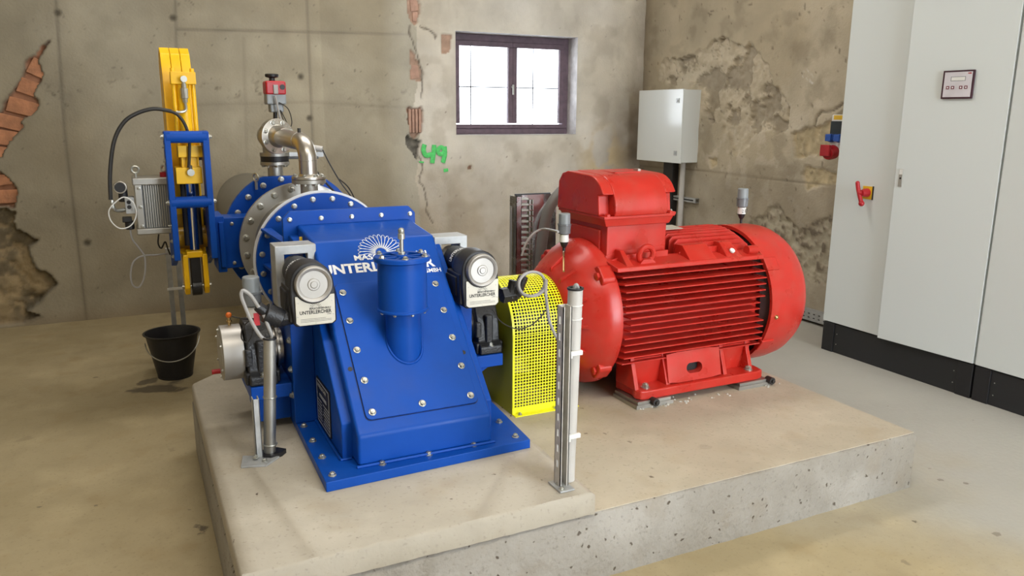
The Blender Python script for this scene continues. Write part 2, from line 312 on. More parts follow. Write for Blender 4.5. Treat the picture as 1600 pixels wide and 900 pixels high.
def back(X, Z):
    w = (fbm(X, Z, 9, 3) - .5) * .07; w2 = (fbm(X, Z, 9, 23) - .5) * .07; Xw, Zw = X + w, Z + w2
    xb = 2.285 + (fbm(X * 0, Z, 5, 60) - .5) * .10; plaster = (X > xb)
    H = (fbm(X, Z, 1.1, 5) - .5) * .02; n1 = fbm(X, Z, 1.2, 11); n2 = fbm(X, Z, 6, 12); n3 = fbm(X, Z, 30, 15)
    C = np.zeros(X.shape + (3,)) + np.array((.285, .248, .178))
    C = mixa(C, (.34, .305, .23), np.clip((n1 - .45) * 4, 0, .8)); C = mixa(C, (.235, .21, .155), np.clip((n2 - .58) * 3, 0, .6) * .6)
    # formwork: panels with slightly different tone, joints, tie holes, blow holes
    C *= (1 + .06 * np.sin(np.floor((X + .95) / 1.22) * 2.3))[..., None]
    for j, pts in enumerate(joints):
        d = dline(X, Z, pts); k = np.clip(1 - d / .016, 0, 1); H = H - k * .004; C = mixa(C, (.12, .105, .08), k * (.75 if j < 4 else .25)); C = mixa(C, (.25, .22, .165), np.clip(1 - d / .09, 0, 1) * .3)
    for tx, ty in ((90, 20), (270, 28), (136, 380), (484, 185), (470, 120)):
        p = at(tx, ty, y=YB); k = np.clip(1.6 - np.hypot(X - p.x, Z - p.z) / .02, 0, 1); C = mixa(C, (.07, .06, .045), k * .85); H = H - k * .012
    band = np.clip(1 - np.abs(Z - 1.72 - .05 * np.sin(X * 3)) / .16, 0, 1) * (X < 2.25) * (X > -.5); pit = (n3 * .6 + fbm(X, Z, 55, 31) * .4)
    k = np.clip((pit - .60) * 14, 0, 1) * band * np.clip((n2 - .42) * 5, 0, 1); C = mixa(C, (.13, .11, .08), k * .8); H -= k * .006
    C = C * (1 + .22 * np.clip((X - .6) / 1.4, 0, 1))[..., None]; k = np.clip((fbm(X, Z, 38, 77, 2) - .86) * 14, 0, 1); C = mixa(C, (.15, .13, .1), k * .7)  # concrete brightens to the right, daylight gradient put into its colour
    ln = np.clip((X - 2.0) / .2, 0, 1) * (~plaster); C = mixa(C, (.56, .54, .47), ln * .4)
    # plaster right of the break
    P = np.zeros(X.shape + (3,)) + np.array((.56, .505, .41)); P = mixa(P, (.66, .62, .55), np.clip((n1 - .4) * 3, 0, .7)); P = mixa(P, (.40, .35, .27), np.clip((n2 - .5) * 3, 0, .45)); P = mixa(P, (.62, .57, .47), np.clip((fbm(X, Z * .35, 5, 91) - .52) * 4, 0, .4))
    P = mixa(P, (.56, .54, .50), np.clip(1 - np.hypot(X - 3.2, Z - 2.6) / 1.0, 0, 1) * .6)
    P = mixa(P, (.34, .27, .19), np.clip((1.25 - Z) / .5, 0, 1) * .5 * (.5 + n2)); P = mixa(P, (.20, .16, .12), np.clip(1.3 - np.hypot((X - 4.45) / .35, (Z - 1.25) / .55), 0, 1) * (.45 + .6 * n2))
    P = mixa(P, (.56, .43, .24), np.clip(1.2 - np.hypot((X - 4.2) / .3, (Z - 1.1) / .35), 0, 1) * .8 * np.clip((n2 - .42) * 7, 0, 1))
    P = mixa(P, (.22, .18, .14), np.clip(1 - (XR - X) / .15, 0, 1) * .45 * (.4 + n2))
    k = np.clip((fbm(X, Z, 30, 78, 2) - .87) * 12, 0, 1); P = mixa(P, (.16, .12, .09), k * .8)
    C = np.where(plaster[..., None], P, C); H = H + np.where(plaster, (n2 - .5) * .012 + (n3 - .5) * .004, 0)
    wi = np.clip(1 - np.maximum(np.abs(X - 3.28) - .62, np.abs(Z - 1.81) - .45) / .07, 0, 1) * ((X < WX0) | (X > WX1) | (Z < WZ0) | (Z > WZ1)); C = mixa(C, (.56, .53, .46), wi * .5)
    # left: old wall showing past the ragged concrete edge
    for poly, dep in ((brick_left, .05), (brick_left2, .05), (hole_top, .035), (hole_a, .02), (hole_b, .04), (hole_d, .015)):
        k = inside(Xw, Zw, poly); H = H - k * dep; C = np.where(k[..., None], (np.array((.34, .17, .10)) * (.6 + .8 * n2[..., None])) if poly in (brick_left, brick_left2) else np.array((.40, .27, .2)) * (.7 + .6 * n3[..., None]), C)
    k = inside(Xw, Zw, rough_left); H = H - k * (.05 + (n2 - .5) * .09 + (n3 - .5) * .03)
    R = np.zeros(X.shape + (3,)) + np.array((.30, .23, .13)); R = mixa(R, (.14, .115, .075), np.clip((n2 - .45) * 4, 0, .9)); R = mixa(R, (.40, .30, .17), np.clip((n3 - .5) * 3, 0, .6)); C = np.where(k[..., None], R, C)
    e = dline(Xw, Zw, rough_left[2:12]); kk = np.clip(1 - e / .025, 0, 1); C = mixa(C, (.10, .085, .06), kk * .8)
    e = np.minimum(dline(Xw, Zw, brick_left), dline(Xw, Zw, brick_left2)); C = mixa(C, (.16, .12, .085), np.clip(1 - e / .014, 0, 1) * .7)
    k = inside(Xw, Zw, hole_c); H = H - k * (.03 + n3 * .03); C = np.where(k[..., None], np.array((.13, .12, .10)) * (.4 + 1.4 * n3[..., None]), C)
    for c in cracks: k = np.clip(1 - dline(Xw, Zw, c) / .011, 0, 1); C = mixa(C, (.08, .06, .045), k * .85); H = H - k * .01
    p = at(734, 262, y=YB); k = np.clip(1 - np.hypot(X - p.x, Z - p.z) / .05, 0, 1); C = mixa(C, (.50, .44, .34), (k > .1) * .5); C = mixa(C, (.20, .10, .06), (k > .6) * .9); H = H - (k > .5) * .012
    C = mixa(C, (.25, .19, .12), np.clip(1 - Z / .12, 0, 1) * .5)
    return H, C
def steps(a, b, s, extra=()):
    v = np.arange(a, b + s * .5, s); v = np.array([min(extra, key=lambda e: abs(e - q)) if len(extra) and min(abs(e - q) for e in extra) < s * .5 else q for q in v]); return np.unique(v)
xs = np.concatenate([np.array([-3.2, -2.6]), steps(-2.1, XR + .15, .0125, (WX0, WX1))]); zs = steps(-.02, 3.0, .0125, (WZ0, WZ1)); zs = np.append(zs, [3.5, ZC])
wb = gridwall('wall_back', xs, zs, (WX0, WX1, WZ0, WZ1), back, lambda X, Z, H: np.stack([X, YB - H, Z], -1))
def revealmesh():
    m = MB(); d = .34
    for (a, b) in (((WX0, WZ0), (WX1, WZ0)), ((WX1, WZ0), (WX1, WZ1)), ((WX1, WZ1), (WX0, WZ1)), ((WX0, WZ1), (WX0, WZ0))):
        n = 14; pts = [(a[0] + (b[0] - a[0]) * i / n, a[1] + (b[1] - a[1]) * i / n) for i in range(n + 1)]
        for p, q in zip(pts[:-1], pts[1:]): m.add([(p[0], YB - .004, p[1]), (q[0], YB - .004, q[1]), (q[0], YB + d, q[1]), (p[0], YB + d, p[1])], [(0, 1, 2, 3)])
    return m
mrev = mat('whitewashed_reveal', (.56, .54, .54, 1), .9, var=.25, scale=9, bump=.6, bscale=40)
obj('window_reveal', revealmesh(), mrev, wb, label='whitewashed window reveal', ang=60)
def bricks(pts_px, ma, w, h, dep=.02, mode=0, hol=0):
    for i, (px, py, ww, hh, rot) in enumerate(pts_px):
        c = at(px, py, y=YB); m = MB(); a, b = ww / 2, hh / 2
        prof = [(-a, -b), (a, -b * .9), (a * .95, b), (-a * .96, b * .95)]
        prof = [(x * math.cos(rot) - z * math.sin(rot) + c.x, x * math.sin(rot) + z * math.cos(rot) + c.z) for x, z in prof]
        m.prism(prof, 'y', YB + .02, YB + .05)
        if hol:
            m = MB()
            for k in range(4): x = c.x - a + (k + .5) * ww / 4; m.prism([(x - ww * .1, c.z - b), (x + ww * .1, c.z - b), (x + ww * .1, c.z + b), (x - ww * .1, c.z + b)], 'y', YB + .005, YB + .04)
        obj('brick', m, ma, wb, bevel=.006)
bricks([(62, 108, .14, .12, -.5), (48, 138, .16, .11, -.4), (36, 168, .20, .11, -.3), (18, 192, .2, .10, -.3), (4, 215, .2, .11, -.2), (-12, 238, .18, .1, -.2), (0, 282, .14, .08, .1), (4, 308, .2, .1, 0)], 'brick', 0, 0)
bricks([(648, 5, .07, .13, .1), (650, 26, .05, .08, 0), (649, 112, .08, .12, .1), (698, 70, .10, .13, 0)], 'brickp', 0, 0)
bricks([(649, 189, .12, .20, 0)], 'brickp', 0, 0, hol=1)
# green spray-painted number
def stroke(m, pts, r, k=.05):
    P = [at(640 + x / 3.216, 20 + y / 3.216, y=YB - .03) for x, y in pts]; m.tube([(p.x, YB - .008, p.z) for p in P], r, 8, 5)
m = MB(); stroke(m, [(80, 662), (74, 690), (86, 716), (108, 714), (128, 708)], .021); stroke(m, [(128, 664), (126, 700), (118, 756)], .021)
stroke(m, [(180, 690), (166, 676), (150, 684), (150, 704), (164, 712), (178, 698)], .018); stroke(m, [(180, 672), (182, 710), (172, 754)], .021); stroke(m, [(186, 784), (188, 800)], .022); stroke(m, [(52, 750), (76, 752)], .007)
m.v = [(x, YB - .006 + (y - YB) * .25, z) for x, y, z in m.v]; obj('paint_mark', m, 'green', wb, label='green spray painted number 49')
# ---- right wall
R2 = lambda pts: [(p.y, p.z) for p in (at(960 + a / 2.647, b / 2.647, x=XR) for a, b in pts)]
rel = R2([(360, 205), (440, 155), (520, 182), (575, 195), (600, 240), (650, 300), (672, 370), (700, 410), (735, 470), (728, 505), (690, 560), (640, 540), (560, 545), (545, 610), (500, 650), (470, 600), (440, 520), (370, 470), (365, 400), (340, 340), (180, 340), (200, 250)])
fl1 = R2([(735, 555), (800, 525), (870, 510), (985, 440), (985, 560), (900, 600), (860, 650), (750, 650), (742, 600)]); fl2 = R2([(775, 720), (790, 690), (880, 700), (985, 730), (900, 760), (830, 770), (805, 785), (790, 770)]); fl3 = R2([(385, 660), (420, 655), (425, 690), (395, 700)])
fl4 = R2([(560, 900), (700, 850), (760, 950), (900, 900), (1000, 1000), (1000, 1250), (800, 1150), (700, 1050), (600, 1000)])
edgeR = R2([(830, 515), (838, 480), (860, 460), (900, 455), (985, 425)]); eff = R2([(760, 318), (800, 300), (860, 325), (830, 350), (770, 345)]); jl = R2([(90, 685), (300, 700), (760, 752), (1000, 775)])
def right(Y, Z):
    w = (fbm(Y, Z, 8, 41) - .5) * .16; w2 = (fbm(Y, Z, 8, 43) - .5) * .16; Yw, Zw = Y + w, Z + w2
    n1 = fbm(Y, Z, 1.6, 44); n2 = fbm(Y, Z, 7, 45, 5); n3 = fbm(Y, Z, 26, 46, 4)
    C = np.zeros(Y.shape + (3,)) + np.array((.46, .395, .285)); C = mixa(C, (.53, .47, .36), np.clip((n1 - .45) * 4, 0, .8)); C = mixa(C, (.30, .255, .185), np.clip((n2 - .5) * 3, 0, .5)); C = mixa(C, (.58, .52, .42), np.clip((fbm(Y, Z, 11, 92) - .56) * 6, 0, .5) * np.clip((2.0 - Z) * 2, 0, 1))
    H = (n1 - .5) * .02 + (n2 - .5) * .010 + (n3 - .5) * .003
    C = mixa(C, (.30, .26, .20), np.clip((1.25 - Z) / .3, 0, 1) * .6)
    k = inside(Yw, Zw, rel); s = np.clip((n2 - .5) * 14, 0, 1); H = H - k * (.02 + s * .025 + (n3 - .5) * .03); C = np.where(k[..., None], mixa(C, (.58, .51, .39), .25 + .5 * np.clip((n3 - .42) * 6, 0, 1)), C); C = mixa(C, (.26, .22, .165), (k & (s > .5)) * .55)
    e = np.clip(1 - np.abs(n2 - .5) / .012, 0, 1) * k; C = mixa(C, (.16, .13, .09), e * .6)
    k = inside(Yw, Zw, fl4); H = H - k * (.015 + (n3 - .5) * .05) ; C = mixa(C, (.42, .38, .29), k * np.clip((n3 - .4) * 5, 0, .8)); C = mixa(C, (.15, .12, .09), k * np.clip((.42 - n3) * 8, 0, .8))
    for p, dp in ((fl1, .022), (fl2, .016), (fl3, .02)):
        k = inside(Yw * .35 + Y * .65, Zw * .35 + Z * .65, p); H = H - k * (dp + (n3 - .5) * .04); C = np.where(k[..., None], mixa(C, (.50, .41, .25), np.full(C.shape[:2], .75)) * (.6 + .8 * n3[..., None]), C)
        d = dline(Yw * .35 + Y * .65, Zw * .35 + Z * .65, p + p[:1]); C = mixa(C, (.55, .49, .38), np.clip(1 - d / .014, 0, 1) * .6)
    k = np.clip(1 - dline(Yw * .3 + Y * .7, Zw * .3 + Z * .7, edgeR) / .016, 0, 1); C = mixa(C, (.10, .08, .055), k * .85); H = H - k * .02
    k = inside(Yw, Zw, eff); C = mixa(C, (.75, .74, .70), k * np.clip((n3 - .4) * 5, 0, .9))
    k = np.clip(1 - dline(Y, Z, jl) / .010, 0, 1); C = mixa(C, (.17, .14, .10), k * .7); H = H - k * .006
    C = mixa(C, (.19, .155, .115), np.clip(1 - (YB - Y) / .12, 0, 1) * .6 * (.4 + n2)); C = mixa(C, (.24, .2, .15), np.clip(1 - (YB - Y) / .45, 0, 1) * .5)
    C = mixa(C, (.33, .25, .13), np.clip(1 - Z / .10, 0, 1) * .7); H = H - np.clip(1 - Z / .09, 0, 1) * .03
    k = np.clip((fbm(Y, Z, 30, 79, 2) - .80) * 12, 0, 1); C = mixa(C, (.14, .11, .08), k * .7)
    return H, C
ys = np.concatenate([np.array([-3.2, -1, 1, 3.0]), np.arange(3.5, YB + .1, .0125)]); zs = np.append(np.arange(-.02, 2.9, .0125), [3.4, ZC])
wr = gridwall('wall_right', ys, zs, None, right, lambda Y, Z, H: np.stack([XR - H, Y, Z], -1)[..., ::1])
# ---- window
win = empty('window_1', (3.27, YB + .16, WZ0), kind='structure')
FY = YB + .165; m = MB(); t = .055
m.box(WX0, WX1, FY, FY + .06, WZ0, WZ0 + t).box(WX0, WX1, FY, FY + .06, WZ1 - t * 1.1, WZ1).box(WX0, WX0 + t, FY, FY + .06, WZ0 + t, WZ1 - t).box(WX1 - t, WX1, FY, FY + .06, WZ0 + t, WZ1 - t)
obj('frame', m, 'wood', win, bevel=.005); xm = (WX0 + WX1) / 2 + .01
for k, (a, b) in enumerate(((WX0 + t, xm + .008), (xm - .008 + .016, WX1 - t))):
    m = MB(); s = .045; z0, z1 = WZ0 + t, WZ1 - t * 1.1; y0 = FY - .012
    m.box(a, b, y0, y0 + .04, z0, z0 + s * .8).box(a, b, y0, y0 + .04, z1 - s, z1).box(a, a + s, y0, y0 + .04, z0 + s, z1 - s).box(b - s, b, y0, y0 + .04, z0 + s, z1 - s)
    sa = obj('sash', m, 'wood', win, bevel=.004)
    m = MB().box(a + s, b - s, y0 + .018, y0 + .022, z0 + s * .8, z1 - s); obj('pane', m, 'glass', sa)
m = MB().cyl((xm, FY - .03, 1.80), (xm, FY - .012, 1.80), .012).box(xm - .008, xm + .008, FY - .045, FY - .03, 1.73, 1.82); obj('window_handle', m, 'zinc', win, bevel=.002)
for x in (2.93, 3.58): obj('iron_bar', MB().cyl((x, YB + .3, WZ0 - .02), (x, YB + .3, WZ1 + .02), .005, n=10), 'rubber', win)
for z in (1.80,): obj('iron_bar', MB().cyl((WX0 - .02, YB + .3, z), (WX1 + .02, YB + .3, z), .005, n=10), 'rubber', win)
# ================================================================== PLINTH
pl = empty('machine_plinth', (1.5, 3, 0), 'stepped concrete machine plinth with pitted grey front face', 'plinth')
jit = lambda a, b, n, am: [(a[0] + (b[0] - a[0]) * i / n + random.uniform(-am, am), a[1] + (b[1] - a[1]) * i / n + random.uniform(-am, am)) for i in range(n)]
edge = jit((.17, 2.018), (2.888, 2.021), 70, .0018) + jit((2.889, 2.021), (2.889, 3.88), 40, .0018) + [(2.89, 3.88), (.33, 3.88), (.17, 3.72)]
inn = [(min(max(x, .178), 2.880) + random.uniform(-.004, .002), max(y, 2.028) + random.uniform(-.001, .004)) for x, y in edge]
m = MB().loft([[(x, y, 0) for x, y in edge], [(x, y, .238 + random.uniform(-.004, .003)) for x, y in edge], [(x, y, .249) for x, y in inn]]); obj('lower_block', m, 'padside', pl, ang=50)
m = MB().prism([(1.302, 2.028), (2.882, 2.028), (2.882, 3.87), (1.302, 3.87)], 'z', .2485, .252); obj('lower_top', m, 'padlow', pl, bevel=.0015)
m = MB()
N_ = 14; R1 = [(1.302 + random.uniform(-.006, .008), 2.012 + (3.87 - 2.012) * i / N_) for i in range(N_ + 1)]
top = jit((.174, 2.014), (1.295, 2.016), 40, .0018) + [(p[0] - .004 + random.uniform(-.003, .003), p[1]) for p in R1] + [(.335, 3.87), (.174, 3.715)]
inn = [(x + (.008 if x < .2 else -.008 if x > 1.28 else 0) + random.uniform(-.002, .002), y + (.008 if y < 2.05 else 0) + random.uniform(-.002, .003)) for x, y in top]
m.loft([[(x, y, .2525) for x, y in top], [(x, y, .320 + random.uniform(-.003, .003)) for x, y in top], [(x, y, .33) for x, y in inn]]); obj('upper_slab', m, 'pad', pl, ang=50)
# ================================================================== TURBINE
T = empty('water_turbine', (.874, 2.9, .33), 'bright blue crossflow turbine with sloping bolted front cover and white lettering', 'turbine')
ZB = .365; AY, AZ = 3.12, .635; PX, PZ = .855, .83
m = MB().prism([(.492, 2.392), (1.262, 2.42), (1.305, 2.95), (1.25, 3.78), (.52, 3.78)], 'z', .33, ZB); bp_ = obj('base_plate', m, 'blue', T, bevel=.003)
bolts(T, [(.524, y, ZB) for y in (2.437, 2.59, 2.747, 2.902)] + [(x, 2.442 + (x - .5) * .03, ZB) for x in (.70, .872, 1.047, 1.221)] + [(1.226, y, ZB) for y in (2.62, 2.78)], (0, 0, 1), .95)
S0, S1 = Vector((0, 2.46, .475)), Vector((0, 3.05, 1.06)); SD = (S1 - S0).normalized(); SN = Vector((1, 0, 0)).cross(SD)
m = MB().prism([(2.46, ZB), (2.46, .475), (3.05, 1.06), (3.36, 1.09), (3.36, ZB)], 'x', .62, 1.122); obj('front_housing', m, 'blue', T, bevel=.012, seg=3)
m = MB().prism([(2.54, ZB), (2.54, .50), (3.07, 1.02), (3.36, 1.05), (3.36, ZB)], 'x', .584, 1.158); obj('side_casing', m, 'blue', T, bevel=.006)
wl = MB().tube([(.612, 2.452, ZB + .004), (1.13, 2.452, ZB + .004)], .006, 6, 1).tube([(.576, 2.535, ZB + .004), (.615, 2.535, ZB + .004)], .005, 6, 1).tube([(.578, 2.54, ZB + .004), (.578, 2.95, ZB + .004)], .005, 6, 1); obj('weld_seam', wl, 'blue', T)
def slope(x, s, h=0): return Vector((x, 0, 0)) + S0 + SD * s + SN * h
def sq(pts, h0, h1):
    n = len(pts); return MB().add([slope(x, s, h0) for x, s in pts] + [slope(x, s, h1) for x, s in pts], [tuple(range(n))[::-1], tuple(range(n, 2 * n))] + [(i, (i + 1) % n, n + (i + 1) % n, n + i) for i in range(n)])
if SN.y > 0: SN = -SN
r = .02; x0, x1, s0, s1 = .663, 1.084, .053, .62; cv = []
for cx_, cs_, a0 in ((x0 + r, s0 + r, PI), (x1 - r, s0 + r, 1.5 * PI), (x1 - r, s1 - r, 0), (x0 + r, s1 - r, .5 * PI)):
    for k in range(5): a = a0 + k * PI / 8; cv.append((cx_ + r * math.cos(a), cs_ + r * math.sin(a)))
cvo = obj('cover_plate', sq(cv, .001, .008), 'blue', T, bevel=.0015)
m = sq([(x0 + (x - x0) * 1, s) for x, s in [(a + (-.0025 if a < .87 else .0025), b + (-.0025 if b < .3 else .0025)) for a, b in cv]], .0003, .0012); obj('cover_edge_shade', m, mat('shadow_gap_paint', (.004, .02, .10, 1), .6), T)  # dark sheet paints the line of shade round the cover edge
bolts(T, [slope(x, (y - S0.y) / SD.y, .008) for x, y in [(.688, 2.516 + .0888 * i) for i in range(5)] + [(1.06, 2.519 + .0883 * i) for i in range(5)] + [(.872, 2.518)]], SN, .92)
for x, y in ((.650, 2.645), (1.089, 2.649)): obj('tapped_hole', MB().lathe([(0, .009), (.0015, .009)], slope(x, (y - S0.y) / SD.y, -.0008), SN, 14), 'btext', T)
# breather pot on the cover
PT = Vector((.870, 2.70, 0)); pot = MB().lathe([(.842, .095), (.850, .095), (.853, .090), (1.025, .090)], PT, (0, 0, 1), 48); obj('pot_body', pot, 'blue', T, bevel=.002)
m = MB().lathe([(.842, .066), (.60, .066)], PT, (0, 0, 1), 40); obj('pot_pipe', m, 'blue', T)
m = MB(); pts = []
for i in range(48):
    a = 2 * PI * i / 48; x = PT.x + .066 * math.cos(a); y = PT.y + .066 * math.sin(a); s_ = (y - S0.y) / SD.y
    pts.append(slope(x, s_, .009))
m.tube(pts, .005, 6, 1, True); obj('weld_seam', m, 'blue', T)
m = MB(); m.lathe([(1.028, .077), (1.028, .103), (1.042, .103), (1.046, .100), (1.046, .077), (1.028, .077)], PT, (0, 0, 1), 48, False)
for k in range(8):
    a = 2 * PI * k / 8 + .2; d = Vector((math.cos(a), math.sin(a), 0)); q = Vector((-d.y, d.x, 0)) * .0055
    m.add([PT + Vector((0, 0, z)) + d * rr + q * sg for z in (1.032, 1.044) for rr in (.015, .08) for sg in (-1, 1)], [(0, 1, 3, 2), (4, 6, 7, 5), (0, 4, 5, 1), (2, 3, 7, 6), (0, 2, 6, 4), (1, 5, 7, 3)])
m.lathe([(1.03, .022), (1.046, .022), (1.05, .018)], PT, (0, 0, 1), 24)
lid = obj('pot_lid', m, 'blue', T, bevel=.0015); m = MB().lathe([(1.020, .085), (1.026, .085)], PT, (0, 0, 1), 40); obj('pot_shade_disc', m, mat('pot_shade_blue', (.004, .02, .08, 1), .7), T)  # darkened blue disc paints the shade seen through the lid slots
bolts(T, ringpts((PT.x, PT.y, 1.046), 'z', .089, 6, .35), (0, 0, 1), .85); bolts(T, ringpts((PT.x, PT.y, .842), 'z', .083, 8, .1), (0, 0, -1), .6)
m = MB().lathe([(1.05, .013), (1.058, .013), (1.06, .0075), (1.105, .0075), (1.107, .013), (1.125, .013), (1.128, .010), (1.134, .012), (1.142, .011), (1.147, .006)], PT, (0, 0, 1), 12); obj('spindle', m, 'zinc', T)
# lettering and shell emblem on the slope
def tl(body, x, y, w, h, ma='ptext', bold=.02): return text('lettering', body, T, slope(x, (y - S0.y) / SD.y, .0012), (1, 0, 0), SD, w, h, ma, bold=bold, th=0)
tl('UNTERLERCHER', .630, 2.935, .458, .046, bold=.035); tl('MASCHINENBAU', .767, 2.976, .30, .026, bold=.03); tl('GMBH', 1.033, 2.916, .072, .02, bold=.02)
m = MB(); EC = slope(.880, (2.998 - S0.y) / SD.y, .002)
for k in range(17):
    a = math.radians(-5 + k * 190 / 16); d = Vector((1, 0, 0)) * math.cos(a) + SD * math.sin(a) * .95; q = Vector((1, 0, 0)) * -math.sin(a) + SD * math.cos(a)
    pts = [EC + d * (.022 + .068 * t) + q * (w_ * .0088 + .010 * t * t) for t, w_ in ((0, 0), (.35, .5), (.75, 1), (1, .4), (1.0, -.4), (.75, -.8), (.35, -.4))]; m.tube(pts, .0011, 4, 3, True)
obj('shell_emblem', m, 'ptext', T)
# name plate on side
npz = [at(*p, x=.583) for p in ((498, 590), (520, 614), (520, 678), (499, 657))]; a_, b_2 = min(p.y for p in npz) + .01, max(p.y for p in npz)
np0 = obj('name_plate', MB().box(.579, .584, 2.69, 2.90, .385, .565), 'black', T, bevel=.001)
m = MB()
for (y0, y1, z0, z1) in ((2.695, 2.895, .557, .560), (2.695, 2.895, .390, .393), (2.695, 2.698, .39, .56), (2.892, 2.895, .39, .56), (2.74, 2.85, .50, .512)): m.box(.578, .579, y0, y1, z0, z1)
for i in range(7):
    z = .405 + i * .0125; m.box(.5782, .579, 2.705, 2.80 - .01 * (i % 3), z, z + .003).box(.5782, .579, 2.82, 2.885 - .008 * (i % 2), z, z + .003)
obj('print', m, mat('grey_print', (.4, .42, .45, 1), .5), np0)
text('lettering', 'UNTERLERCHER', np0, (.5782, 2.885, .535), (0, -1, 0), (0, 0, 1), .15, .014, 'ptext')
# bearing brackets + bearings
for sgn in (-1, 1):
    X = lambda a: .874 + sgn * a
    bx = lambda m, a, b, *r: m.box(min(X(a), X(b)), max(X(a), X(b)), *r)
    m = bx(MB(), .29, .375, 2.94, 3.34, ZB, .90); obj('side_plate', m, 'blue', T, bevel=.004)
    m = bx(MB(), .375, .53, 2.96, 3.30, .475, .53); pr_ = [(X(.375), ZB + .0), (X(.48), .475), (X(.375), .475)] if sgn > 0 else None
    if sgn > 0: m.prism([(X(.375), .40), (X(.50), .475), (X(.375), .475)], 'y', 3.0, 3.26)
    else: bx(m, .375, .50, 3.02, 3.28, ZB, .475)
    obj('bearing_bracket', m, 'blue', T, bevel=.004)
    x0, x1 = sorted((X(.425), X(.53)))
    prof = [(AY - .155, .53), (AY - .155, .565), (AY - .125, .585), (AY - .118, .66), (AY - .09, .725), (AY - .04, .76), (AY + .04, .76), (AY + .09, .725), (AY + .118, .66), (AY + .125, .585), (AY + .155, .565), (AY + .155, .53)]
    m = MB().prism(prof, 'x', x0, x1); m.prism([(AY - .135, .53), (AY - .135, .58), (AY + .135, .58), (AY + .135, .53)], 'x', x0 - .012, x1 + .012)
    m.box(x0 + .035, x1 - .035, AY - .135, AY - .10, .56, .70).box(x0 - .008, x0 + .02, AY - .125, AY - .10, .6, .67)
    obj('bearing_housing', m, 'cast', T, bevel=.008, seg=3); bolts(T, [((x0 + x1) / 2, AY - .143, .566)], (0, 0, 1), 1.1)
    m = MB().lathe([(0, .075), (.012, .075), (.014, .086), (.024, .086), (.026, .07), (.034, .07), (.036, .09), (.044, .09), (.046, .062), (.075, .062)], (X(.385), AY, AZ), (sgn, 0, 0), 40); obj('shaft_seal', m, 'steel', T, bevel=.001)
bolts(T, [(.498, 2.957, z) for z in (.70, .585, .48)], (-1, -.3, 0), .95)
m = MB().lathe([(0, .098), (.004, .108), (.08, .108), (.082, .10)], (.258, AY, AZ), (1, 0, 0), 56); m.lathe([(.0, .085), (.006, .085)], (.256, AY, AZ), (1, 0, 0), 40); ec = obj('end_cover', m, 'alu', T, bevel=.002)
bolts(T, ringpts((.2585, AY, AZ), 'x', .094, 6, .5), (-1, 0, 0), .5)
m = MB().cyl((.30, AY, .742), (.30, AY, .775), .006, n=10).cyl((.30, AY, .757), (.30, AY, .764), .010, n=6); ns = obj('nipple', m, 'brass', T); obj('cap', MB().sphere((.30, AY, .784), .0115), 'orange', ns)
m = MB().cyl((.258, AY + .03, .553), (.225, AY + .03, .553), .010, n=12); obj('plug', m, 'darkred', T, label='small red plug')
# inlet flanges, transition
m = MB(); c = .03; fx0, fx1, fz0, fz1 = .563, 1.147, .50, 1.147
m.prism([(fx0, fz0), (fx1, fz0), (fx1, fz1 - c), (fx1 - c, fz1), (fx0 + c, fz1), (fx0, fz1 - c)], 'y', 3.35, 3.375); obj('inlet_flange', m, 'blue', T, bevel=.003)
bolts(T, [(.592 + i * .1325, 3.35, 1.112) for i in range(5)] + [(.592, 3.35, .985)], (0, -1, 0), .75)
n = 48; rA, rB = [], []
for i in range(n):
    a = 2 * PI * i / n; ca, sa = math.cos(a), math.sin(a); k = 1 / max(abs(ca) / .265, abs(sa) / .285)
    rA.append((PX + ca * k, 3.375, PZ + sa * k)); rB.append((PX + ca * .25, 3.905, PZ + sa * .25))
obj('inlet_transition', MB().loft([rA, rB], False), 'blue', T)
m = MB().lathe([(0, .25), (0, .334), (.03, .334), (.03, .25)], (PX, 3.90, PZ), (0, 1, 0), 80); obj('round_flange', m, 'blue', T, bevel=.002)
bolts(T, ringpts((PX, 3.90, PZ), 'y', .308, 20, math.radians(9)), (0, -1, 0), 1.0)
m = MB()
for zz in (.83, 1.0): m.add([(x, y, z) for z in (zz - .006, zz + .006) for x, y in ((.55, 3.899), (.60, 3.899), (.60, 3.38), (.575, 3.38))], [(0, 1, 2, 3), (4, 5, 6, 7), (0, 1, 5, 4), (1, 2, 6, 5), (2, 3, 7, 6), (3, 0, 4, 7)])
obj('gusset', m, 'blue', T); m = MB().box(.628, .636, 3.30, 3.345, 1.092, 1.135)
obj('sticker', MB().box(.600, .612, 3.20, 3.203, .98, 1.06), 'gold', T)
# ================================================================== silver joint
J = empty('pipe_joint', (PX, 4.2, PZ), 'dull silver dismantling joint drum between the blue turbine and blue valve', 'pipe')
m = MB().lathe([(0, .345), (.012, .345)], (PX, 3.932, PZ), (0, 1, 0), 80); obj('gasket', m, 'white', J)
m = MB().lathe([(.0, .25), (0, .335), (.028, .335), (.03, .262), (.06, .256), (.5, .256), (.51, .262), (.515, .343), (.545, .343), (.545, .25)], (PX, 3.946, PZ), (0, 1, 0), 80); obj('drum', m, 'dull', J, bevel=.002)
bolts(J, ringpts((PX, 4.46, PZ), 'y', .310, 20, math.radians(9)), (0, -1, 0), 1.35)
m = MB().cyl((.853, 4.2, 1.05), (.853, 4.2, 1.195), .045, n=32).lathe([(1.190, .088), (1.210, .088)], (.853, 4.2, 0), (0, 0, 1), 48); obj('nozzle', m, 'dull', J, bevel=.002)
